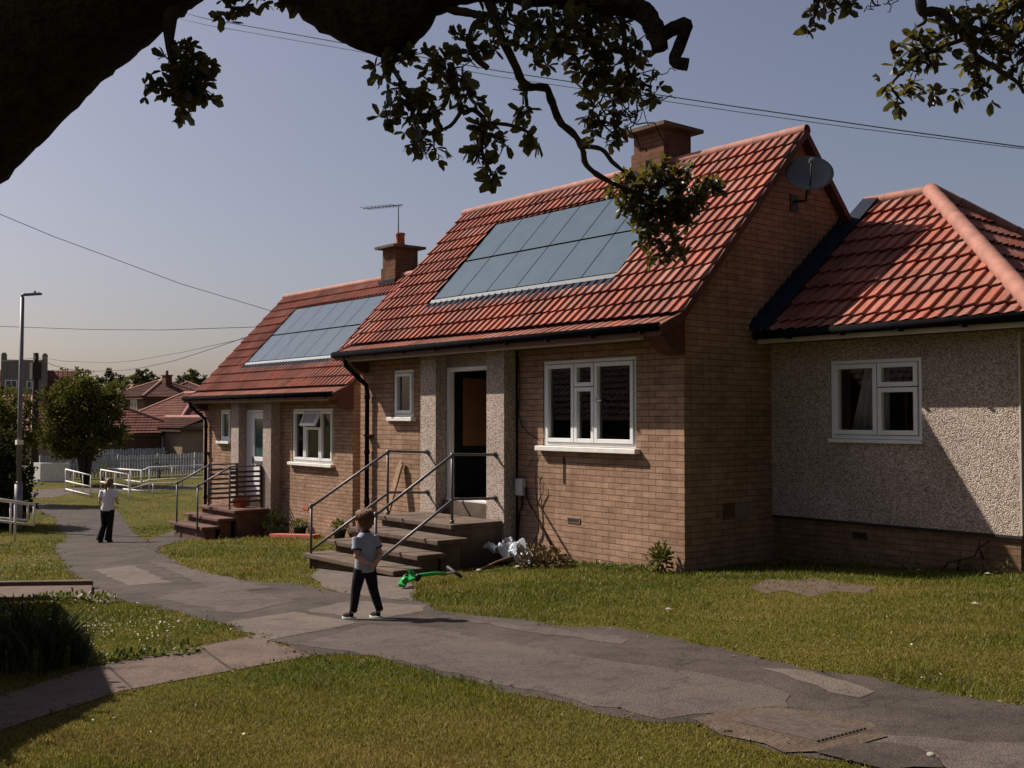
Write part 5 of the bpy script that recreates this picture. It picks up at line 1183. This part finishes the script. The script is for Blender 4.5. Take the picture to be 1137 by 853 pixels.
# unseen hedge inferred from the side path's shadow, made taller to deepen it
bg = LeafBag(); hz0 = -0.2
HP = [(x - 1.32, y - .69) for x, y in ((-6.0, -7.2), (-2.94, -7.68), (0.78, -8.46), (2.15, -9.50), (2.5, -10.5), (0.2, -10.8), (-6, -9.6))]
Q = []
Hh = 2.9
while len(Q) < 26000:
    x, y = nrg.uniform(-7.4, 1.3), nrg.uniform(-11.6, -7.8); ins = False; j = len(HP) - 1
    for i in range(len(HP)):
        (xi, yi), (xj, yj) = HP[i], HP[j]
        if (yi > y) != (yj > y) and x < (xj - xi)*(y - yi)/(yj - yi) + xi: ins = not ins
        j = i
    if ins: Q.append((x, y, gz(x) + nrg.random()**0.6*Hh))
Q = np.array(Q); bg.add(*leaf_arrays(Q, nrg.normal(size=Q.shape) + np.array([0, 0, .5]), nrg.uniform(.07, .13, len(Q)), .07))
hr = empty('hedge', (-2.2, -8.8, gz(-2.2)), 'unseen hedge just beyond the left edge, made tall to deepen its shade', 'hedge')
ho = bg.build('foliage', M['darkleaf'], hr); ho.parent = hr; ho.matrix_parent_inverse = Matrix.Translation(-Vector(hr.location))
MB().prism([(x*0.94 - 0.1, y*0.985 - .1) for x, y in HP], 'z', -0.6, Hh - 0.16).build('shadow_core', M['twig'], hr).matrix_parent_inverse = Matrix.Translation(-Vector(hr.location))  # solid block filling the hedge so its shadow has no gaps

for k, (x, y, lab) in enumerate(((13.0, 0.5, 'added unseen tree beyond the right edge nearest the path, darkening the gable'), (14.0, 6.5, 'added unseen tree beyond the bungalow at the right, darkening the gable'), (14.5, -6.0, 'added unseen tree right of the photographer, darkening the gable'))):  # added unseen trees that block the sky to darken the gable
    c = np.array([x, y, gz(x)])
    shrub('added_shade_tree', lab, 'tree', [(c + np.array(o)*np.array([1.3, 1.4, 1.6]), tuple(v*1.45 for v in q)) for o, q in (((0, 0, 4.2), (2.6, 2.6, 2.0)), ((-.8, -1.6, 3.0), (1.8, 1.8, 1.6)), ((-.6, 1.8, 3.2), (1.9, 1.9, 1.6)), ((0, .4, 6.8), (2.2, 2.2, 1.8)), ((-1.0, 0, 2.0), (1.6, 2.4, 1.2)), ((.4, -.6, 8.6), (1.4, 1.4, 1.2)))], 'darkleaf', 16, .42, .30, 'unseen trees added for shade', stems=2.2, origin=c)

# sword-leaved clump and broad weeds by the side path
bl = []; bf = []; cnt = 0
for i in range(420):
    px, py = rnd.choice([(rnd.uniform(-40, 55), rnd.uniform(715, 752)), (rnd.uniform(-30, 35), rnd.uniform(700, 745)), (rnd.uniform(50, 68), rnd.uniform(730, 745)), (rnd.uniform(78, 98), rnd.uniform(725, 742))] if i < 400 else [(rnd.uniform(70, 100), rnd.uniform(720, 740))])
    b = G(px, py); h = rnd.uniform(.22, .5)*(1.15 if 52 < px < 68 else .8 if px > 70 else 1.0); lean = nrg.normal(size=2)*0.16*h; w = rnd.uniform(.008, .016) if px < 70 else .005
    t = rnd.uniform(0, math.pi); sx, sy = math.cos(t)*w, math.sin(t)*w
    for k, (f, ww) in enumerate(((0, 1), (.45, 1.1), (.8, .7), (1, .08))):
        c = np.array([b[0] + lean[0]*f*f*2, b[1] + lean[1]*f*f*2, b[2] + h*f*(1 - .12*f)]); bl += [c + [sx*ww, sy*ww, 0], c - [sx*ww, sy*ww, 0]]
    bf += [[cnt + 2*k, cnt + 2*k + 1, cnt + 2*k + 3, cnt + 2*k + 2] for k in range(3)]; cnt += 8
o = raw_mesh('sword_leaf_plants', bl, bf, M['iris'], origin=tuple(G(30, 740))); tag(o, 'dark clump of tall sword-shaped leaves in the shade at the lower left', 'plants', kind='stuff')
bg = LeafBag()
for px, py, n, h in [(x, 669 + rnd.uniform(-1, 3) + max(0, (60 - x)*0.12), 12, .10) for x in range(-20, 128, 5)] + [(x, 738 - (x - 110)*0.12 + rnd.uniform(-3, 0), int(rnd.uniform(2, 13)), .04) for x in range(108, 215, 4)] + [(x, 683 + rnd.uniform(-3, 3), 10, .1) for x in range(-10, 60, 6)]:
    c = G(px, py); P, D = blob_points(c + np.array([0, 0, h*.5]), (.13, .10, h*.6), n, .6); P[:, 2] = np.maximum(P[:, 2], c[2] + .005)
    bg.add(*leaf_arrays(P, D + np.array([0, 0, .4]), nrg.uniform(.03, .08, n), .035))
tag(bg.build('broad_leaf_weeds', M['weed']), 'bright green broad-leaved weeds edging the side paths', 'weeds', kind='stuff')

# ------------------------------------------------------------------ grass
def inside(P, poly):
    x, y = P[:, 0], P[:, 1]; r = np.zeros(len(P), bool); j = len(poly) - 1
    for i in range(len(poly)):
        xi, yi = poly[i]; xj, yj = poly[j]
        c = (yi > y) != (yj > y); r ^= c & (x < (xj - xi)*(y - yi)/((yj - yi) if yj != yi else 1e-9) + xi); j = i
    return r
def field(P, seed, s):
    g2 = np.random.default_rng(seed); v = np.zeros(len(P))
    for k in range(7):
        a = g2.uniform(0, 6.283); f = s*g2.uniform(.5, 2.2); v += np.sin(P[:, 0]*f*math.cos(a) + P[:, 1]*f*math.sin(a) + g2.uniform(0, 6.28))*(1/(1 + .3*k))
    return v/3.0
def lawn(n, u0, u1, pw):
    t = nrg.random(n); u = (u0**(1 - pw) + t*(u1**(1 - pw) - u0**(1 - pw)))**(1/(1 - pw)); v = nrg.uniform(-1, 1, n)*(0.56*u + 1.0)
    P = CAM[None, :2] + u[:, None]*FWD[:2] + v[:, None]*RGT[:2]
    bad = np.zeros(n, bool)
    wob = nrg.normal(size=P.shape)*0.035
    for mk in MASKS: bad |= inside(P + wob, mk)
    for x0, x1, y0, y1 in ((-7.95, 0.0, 0.0, 5), (0, 3.44, 1.8, 7), (-5.45, -3.0, -2.48, 0.1), (-18.8, -10.87, 1.61, 7), (-16.4, -14.2, -0.25, 1.7)): bad |= (P[:, 0] > x0) & (P[:, 0] < x1) & (P[:, 1] > y0) & (P[:, 1] < y1)
    vg = inside(P, np.array([G(*p)[:2] for p in VERGE])); bad |= vg & (nrg.random(n) < np.clip(0.78 + 0.4*field(P, 31, 3.5), .3, .98))
    sl = inside(P, np.array([G(*p)[:2] for p in SOIL])); bad |= sl & (nrg.random(n) < 0.72)
    thin = field(P, 3, 1.4); bad |= nrg.random(n) < np.clip(0.25 + 0.45*thin, 0, .8)
    P = P[~bad]; u = u[~bad]; m = len(P)
    h = nrg.uniform(.010, .029, m)*(1 + 0.35*field(P, 8, .9)) * np.where(nrg.random(m) < .02, 1.8, 1.0); w = 0.0027*np.clip(u/7, 1, 5)*nrg.uniform(.7, 1.4, m)
    h *= np.clip(u/9, 1, 1.6)*(1 + 0.75*np.maximum(0, field(P, 44, 4.5)))
    z = np.array([gz(x) for x in P[:, 0]]); th = nrg.uniform(0, 6.283, m); ln = nrg.uniform(.2, 1.0, m)*h; la = nrg.uniform(0, 6.283, m)
    B = np.stack([P[:, 0], P[:, 1], z], 1); S = np.stack([np.cos(th)*w, np.sin(th)*w, np.zeros(m)], 1); T = B + np.stack([np.cos(la)*ln, np.sin(la)*ln, h], 1)
    V = np.stack([B - S, B + S, T], 1).reshape(-1, 3); F = np.arange(3*m).reshape(-1, 3)
    q = np.clip(0.5 + 0.50*field(P, 21, .8) + 0.42*field(P, 5, 2.6) + 0.25*field(P, 77, 7.0) + nrg.normal(size=m)*.24, 0, 1)[:, None]
    dk_ = np.clip(1 - 0.30*np.maximum(0, field(P, 91, 4.0)), .55, 1)[:, None]
    green, olive, straw = np.array([.066, .094, .007]), np.array([.132, .130, .012]), np.array([.23, .175, .046])
    c = np.where(q < .55, green + (olive - green)*q/.55, olive + (straw - olive)*(q - .55)/.45)*nrg.uniform(.45, 1.6, (m, 1))*dk_
    pale = nrg.random(m) < .07; c[pale] = np.array([.36, .30, .13])*nrg.uniform(.7, 1.2, (pale.sum(), 1))
    return V, F, np.repeat(c, 3, 0)
Vs, Fs, Ts, k = [], [], [], 0
for n, a, b, pw in ((520000, 4.4, 13, 1.5), (230000, 12, 30, 1.4), (40000, 28, 50, 1.2)):
    V, F, T = lawn(n, a, b, pw); Vs.append(V); Fs.append(F + k); Ts.append(T); k += len(V)
o = raw_mesh('grass', np.concatenate(Vs), np.concatenate(Fs), M['blade'], tint=np.concatenate(Ts)); tag(o, 'short patchy mown grass of the lawns', 'grass', kind='stuff')
# daisies
V, F, k = [], [], 0
for (x0, x1, y0, y1, n) in ((-20, 70, 606, 648, 230), (20, 190, 676, 722, 330), (60, 120, 690, 712, 80), (0, 60, 672, 700, 60), (190, 260, 690, 708, 20), (880, 1137, 690, 760, 10), (100, 300, 780, 850, 8)):
    for i in range(n):
        c = G(rnd.uniform(x0, x1), rnd.gauss((y0 + y1)/2, (y1 - y0)/3.6))
        if any(inside(c[None, :2], mk)[0] for mk in MASKS): continue
        r = rnd.uniform(.004, .009); z = c[2] + rnd.uniform(.035, .06); t = nrg.normal(size=2)*.35
        V += [[c[0] + r*math.cos(a), c[1] + r*math.sin(a), z + r*(t[0]*math.cos(a) + t[1]*math.sin(a))] for a in np.arange(6)*math.pi/3]; F += [[k, k + 1, k + 2, k + 3], [k, k + 3, k + 4, k + 5]]; k += 6
o = raw_mesh('daisies', V, F, M['daisy']); tag(o, 'white daisies scattered in the grass at the left', 'flowers', kind='stuff')

bg = LeafBag()
for poly in (MASKS[0], MASKS[1]):
    n = len(poly); k = 900 if poly is MASKS[0] else 260
    i = nrg.integers(0, n, k); t = nrg.random((k, 1)); q = poly[i]*(1 - t) + poly[(i + 1) % n]*t + nrg.normal(size=(k, 2))*0.07*nrg.uniform(.3, 1.6, (k, 1))
    P = np.stack([q[:, 0], q[:, 1], np.array([gz(x) for x in q[:, 0]]) + .013], 1); D = nrg.normal(size=(k, 3))*np.array([1, 1, .15])
    s = nrg.uniform(.012, .04, k); bg.add(*leaf_arrays(P, D, s, s*.5))
tag(bg.build('leaf_litter', M['dryleaf']), 'dry leaf bits and grit gathered along the path edges', 'leaf litter', kind='stuff')

# ------------------------------------------------------------------ people
def fuse(o, vox, smooth=4):
    r = o.modifiers.new('r', 'REMESH'); r.mode = 'VOXEL'; r.voxel_size = vox; r.use_smooth_shade = True
    s = o.modifiers.new('s', 'SMOOTH'); s.factor = 0.5; s.iterations = smooth
    return o
def hand(m, wrist, palm_dir, side, sc, curl):
    w = Vector(wrist); d = Vector(palm_dir).normalized(); s = Vector(side).normalized(); n = d.cross(s).normalized()
    pc = w + d*0.042*sc; m.ell(tuple(pc), 0.032*sc, 0.014*sc, 0.042*sc, 12, 8, Matrix((s, n, d)).transposed())
    for i, (off, L) in enumerate(((-0.024, .062), (-0.008, .072), (0.008, .068), (0.023, .052))):
        a = w + d*0.075*sc + s*off*sc; b = a + (d - n*curl*0.4).normalized()*L*.5*sc; e = b + (d*(1 - curl) - n*curl).normalized()*L*.5*sc
        m.tube([tuple(a - d*.015*sc), tuple(b), tuple(e)], [.0085*sc, .0078*sc, .0062*sc], 8)
    a = w + d*0.025*sc - s*0.024*sc; b = a + (d*.5 - s*.8).normalized()*.03*sc; m.tube([tuple(a), tuple(b), tuple(b + (d - n*.4).normalized()*.03*sc)], [.011*sc, .0095*sc, .007*sc], 8)
def head(m, c, r, sc=1.0):
    c = Vector(c); m.ell(tuple(c), r*0.80, r*0.98, r*1.12, 18, 12); m.ell(tuple(c + Vector((0, r*.45, -r*.55))), r*.55, r*.5, r*.5, 14, 9)
    m.tube([tuple(c + Vector((0, r*.85, r*.12))), tuple(c + Vector((0, r*1.12, -r*.18))), tuple(c + Vector((0, r*.93, -r*.28)))], [r*.08, r*.15, r*.12], 8)
    m.ell(tuple(c + Vector((0, r*.88, -r*.55))), r*.24, r*.08, r*.07, 10, 6)
    for sx in (-1, 1): m.ell(tuple(c + Vector((sx*r*.80, -r*.02, -r*.05))), r*.09, r*.17, r*.26, 10, 7); m.ell(tuple(c + Vector((sx*r*.32, r*.80, r*.08))), r*.14, r*.10, r*.09, 10, 6)

def shoe(root, ankle, toe_dir, L, mat_up, sole):
    a = Vector(ankle); d = Vector(toe_dir); d.z = 0; d.normalize(); s = Vector((d.y, -d.x, 0))
    m = MB(); rings = []
    m.ell(tuple(a + d*L*.16 + Vector((0, 0, -.018))), L*.17, L*.17, .05, 12, 8); m.ell(tuple(a + d*L*.42 + Vector((0, 0, -.035))), L*.36, L*.19, .032, 14, 8, Matrix((d, s, Vector((0, 0, 1)))).transposed())
    u = fuse(m.build('shoe', mat_up, root), 0.006, 2)
    sm = MB(); n = 18; P = []
    for k in range(n):
        t = 2*math.pi*k/n; x = math.cos(t); P.append(a + d*(L*.30 + L*.52*x) + s*(L*.19*math.sin(t)*(1.0 + .12*x)))
    z0, z1 = a.z - .066, a.z - .040
    sm.add([(p.x, p.y, z0) for p in P] + [(p.x, p.y, z1) for p in P], [tuple(range(n - 1, -1, -1)), tuple(range(n, 2*n))] + [(k, (k + 1) % n, n + (k + 1) % n, n + k) for k in range(n)])
    sm.build('sole', sole, u, bevel=0.004)

def boy():
    g = G(405, 687.5); face = RGT*(-0.74) + FWD*0.67; rz = math.atan2(-face[0], face[1])
    root = empty('person', g, 'small boy in a pale grey-blue tee and black trousers walking with hands behind his back', 'person', None, rz)
    b = MB()
    b.loft([((0, 0, .47), .08, .06), ((0, 0, .53), .095, .07), ((0, 0, .62), .09, .065), ((0, 0, .72), .10, .068), ((0, 0, .79), .105, .06), ((0, -.002, .83), .065, .05), ((0, .0, .86), .04, .04), ((0, .008, .90), .037, .038)])
    hc = (-.004, .018, .965); head(b, hc, .092)
    LA = [(-.112, -.005, .785), (-.150, -.05, .63), (-.045, -.125, .555)]; RA = [(.112, -.005, .785), (.150, -.055, .63), (.07, -.115, .575)]
    for A in (LA, RA): b.tube([A[0], tuple((Vector(A[0]) + Vector(A[1]))/2), A[1], tuple((Vector(A[1]) + Vector(A[2]))/2), A[2]], [.036, .033, .027, .026, .018], 12)
    hand(b, LA[2], (.95, -.15, -.12), (0, .3, .9), .66, .45); hand(b, RA[2], (-.95, -.35, -.18), (0, .3, .9), .66, .45)
    LL = [(-.055, 0, .50), (-.075, .045, .285), (-.095, .06, .066)]; RL = [(.055, 0, .50), (.082, -.03, .285), (.105, -.105, .068)]
    for A in (LL, RL): b.tube(A, [.062, .045, .028], 12)
    fuse(b.build('body', M['skin'], root), .0055, 3)
    s = MB(); s.loft([((0, 0, .462), .112, .085), ((0, 0, .50), .114, .088), ((0, -.002, .60), .108, .082), ((0, -.004, .70), .113, .082), ((0, -.004, .775), .118, .074), ((0, -.002, .822), .085, .06), ((0, 0, .85), .052, .048)])
    for A in (LA, RA): v0, v1 = Vector(A[0]), Vector(A[1]); s.tube([tuple(v0 - (v1 - v0)*.12), tuple(v0 + (v1 - v0)*.4), tuple(v0 + (v1 - v0)*.62)], [.046, .046, .047], 12)
    fuse(s.build('t_shirt', M['tee'], root), .0065, 3)
    c = MB()
    for A in (LA, RA): v0, v1 = Vector(A[0]), Vector(A[1]); c.tube([tuple(v0 + (v1 - v0)*.57), tuple(v0 + (v1 - v0)*.66)], .0495, 14)
    c.tube([(0, 0, .842), (0, .004, .862)], [.053, .05], 16); c.build('trim', M['navy'], root)
    t = MB(); t.loft([((0, 0, .42), .085, .075), ((0, 0, .50), .104, .082), ((0, 0, .545), .100, .078)])
    for A in (LL, RL): v = [Vector(p) for p in A]; t.tube([tuple(v[0]), tuple((v[0] + v[1])/2), tuple(v[1]), tuple((v[1] + v[2])/2), tuple(v[2] + Vector((0, 0, .012)))], [.068, .060, .049, .043, .037], 14)
    fuse(t.build('trousers', M['trouser'], root), .0065, 3)
    h = MB(); H = Vector(hc)
    h.ell(tuple(H + Vector((0, -.012, .022))), .084, .098, .094, 18, 12); h.ell(tuple(H + Vector((0, -.035, -.028))), .072, .066, .070, 14, 10); h.ell(tuple(H + Vector((.0, .045, .065))), .06, .05, .035, 12, 8)
    ho_ = fuse(h.build('hair', M['hairbrown'], root), .006, 3)
    st = MB(); cr = H + Vector((.01, -.03, .105))
    for i in range(170):                                            # locks falling from the crown
        a = rnd.uniform(0, 6.283); e = rnd.uniform(.55, 1.0); P_ = []
        for k in range(5):
            t = .25 + .75*e*k/4; th = t*1.75; wv = .07*math.sin(6*t + i)
            P_.append(tuple(H + Vector((.089*math.sin(th)*math.cos(a + wv), -.014 + .104*math.sin(th)*math.sin(a + wv), .014 + .102*math.cos(th)))))
        if math.sin(a) > .55: P_ = P_[:3]
        st.tube(P_, [.0045, .005, .0045, .004, .002][:len(P_)], 5)
    st.build('locks', M['hairbrown'], ho_)
    shoe(root, LL[2], (-.35, 1, 0), .155, M['trouser'], M['shoewhite']); shoe(root, RL[2], (-.2, 1, 0), .155, M['trouser'], M['shoewhite'])
boy()
def woman():
    g = G(119, 602.5); face = FWD*0.97 + RGT*0.12; rz = math.atan2(-face[0], face[1])
    root = empty('person', g, 'woman with a ponytail in a white tee and black trousers walking away along the path', 'person', None, rz)
    S = 1.5/1.62; v = lambda *p: tuple(np.array(p)*S)
    b = MB(); tilt = .03
    b.loft([(v(0, 0, .80), .14*S, .10*S), (v(.0, 0, .92), .15*S, .11*S), (v(.01, 0, 1.04), .115*S, .085*S), (v(.02, 0, 1.18), .135*S, .10*S), (v(.03, 0, 1.28), .15*S, .085*S), (v(.035, 0, 1.335), .09*S, .06*S), (v(.035, 0, 1.37), .048*S, .048*S), (v(.035, .01, 1.42), .045*S, .046*S)])
    hc = np.array(v(.035, .02, 1.505)); head(b, hc, .105*S)
    LA = [v(-.14, 0, 1.28), v(-.205, -.03, 1.03), v(-.22, .14, .93)]; RA = [v(.21, 0, 1.28), v(.255, -.03, 1.03), v(.20, .18, .97)]
    for A in (LA, RA): b.tube([A[0], tuple((Vector(A[0]) + Vector(A[1]))/2), A[1], tuple((Vector(A[1]) + Vector(A[2]))/2), A[2]], [.048*S, .042*S, .036*S, .034*S, .024*S], 12)
    hand(b, LA[2], (-.2, .9, .1), (.9, .2, 0), .95, .4); hand(b, RA[2], (-.5, .8, .1), (.9, .4, 0), .95, .4)
    LL = [v(-.085, 0, .84), v(-.115, .06, .45), v(-.19, -.04, .075)]; RL = [v(.085, 0, .84), v(.06, .03, .45), v(.0, .05, .07)]
    for A in (LL, RL): b.tube(A, [.085*S, .055*S, .036*S], 12)
    fuse(b.build('body', M['skin'], root), .008, 3)
    s = MB(); s.loft([(v(.0, 0, .80), .165*S, .125*S), (v(.0, 0, .90), .168*S, .128*S), (v(.012, 0, 1.04), .150*S, .112*S), (v(.022, 0, 1.18), .158*S, .115*S), (v(.03, 0, 1.28), .165*S, .10*S), (v(.035, 0, 1.34), .11*S, .075*S), (v(.035, 0, 1.37), .062*S, .058*S)])
    for A in (LA, RA): p, q = Vector(A[0]), Vector(A[1]); s.tube([tuple(p - (q - p)*.12), tuple(p + (q - p)*.35), tuple(p + (q - p)*.6)], [.072*S, .068*S, .066*S], 12)
    fuse(s.build('t_shirt', M['whitetee'], root), .01, 3)
    t = MB(); t.loft([(v(0, 0, .72), .13*S, .115*S), (v(0, 0, .82), .158*S, .122*S), (v(0, 0, .90), .15*S, .115*S)])
    for A in (LL, RL): p = [Vector(q) for q in A]; t.tube([tuple(p[0]), tuple((p[0] + p[1])/2), tuple(p[1]), tuple((p[1] + p[2])/2), tuple(p[2] + Vector((0, 0, -.02)))], [.10*S, .092*S, .075*S, .08*S, .092*S], 14)
    fuse(t.build('trousers', M['trouser'], root), .01, 3)
    h = MB(); H = Vector(hc); h.ell(tuple(H + Vector((0, -.012, .02))), .095, .105, .105, 16, 11); h.ell(tuple(H + Vector((0, -.03, -.03))), .08, .07, .07, 12, 8)
    h.tube([tuple(H + Vector((0, -.10, .02))), tuple(H + Vector((-.005, -.15, -.02))), tuple(H + Vector((-.01, -.145, -.12))), tuple(H + Vector((-.01, -.125, -.20)))], [.03, .036, .03, .012], 12)
    fuse(h.build('hair', M['hairblond'], root), .009, 2)
    for A, dr in ((LL, (-.1, 1, 0)), (RL, (.05, 1, 0))): shoe(root, A[2], dr, .22, M['trouser'], M['darkgrey'])
woman()

# ------------------------------------------------------------------ light, sky, camera
SUN = Vector((0.891, 0.455, -0.932)).normalized()
L = bpy.data.lights.new('sun', 'SUN'); L.energy = 5.0; L.angle = R(0.53); L.color = (1.0, 0.90, 0.78)
so = bpy.data.objects.new('sun', L); COL.objects.link(so); so.rotation_euler = SUN.to_track_quat('-Z', 'Y').to_euler(); so.location = (-30, -20, 40)
wd = bpy.data.worlds.new('World'); SC.world = wd; wd.use_nodes = True; nt = wd.node_tree
bgn = nt.nodes['Background']; sky = nt.nodes.new('ShaderNodeTexSky'); sky.sky_type = 'NISHITA'; sky.sun_disc = False
sky.sun_elevation = math.asin(-SUN.z); sky.sun_rotation = math.atan2(-SUN.x, -SUN.y); sky.air_density = 1.0; sky.dust_density = 2.2; sky.ozone_density = 1.5; sky.altitude = 20
tint = nt.nodes.new('ShaderNodeMix'); tint.data_type = 'RGBA'; tint.blend_type = 'MULTIPLY'; tint.inputs[0].default_value = 1.0; tint.inputs[7].default_value = (1.085, 0.95, 1.0, 1)
nt.links.new(sky.outputs[0], tint.inputs[6]); hs = nt.nodes.new('ShaderNodeHueSaturation'); hs.inputs['Saturation'].default_value = 0.80
nt.links.new(tint.outputs[2], hs.inputs['Color']); nt.links.new(hs.outputs[0], bgn.inputs[0]); bgn.inputs[1].default_value = 0.056
cd = bpy.data.cameras.new('camera'); co = bpy.data.objects.new('camera', cd); COL.objects.link(co)
cd.sensor_width = 36; cd.lens = 36*FPX/1137; cd.clip_end = 2000; cd.clip_start = 0.05
co.location = tuple(CAM); co.rotation_euler = (R(90) + PITCH, 0, math.atan2(-FWD[0], FWD[1])); SC.camera = co
vs_ = SC.view_settings; vs_.view_transform = 'Standard'; vs_.look = 'None'; vs_.exposure = 0.50; vs_.gamma = 1.0; vs_.use_curve_mapping = False
SC.cycles.max_bounces = 6; SC.cycles.transparent_max_bounces = 8; SC.cycles.use_denoising = True
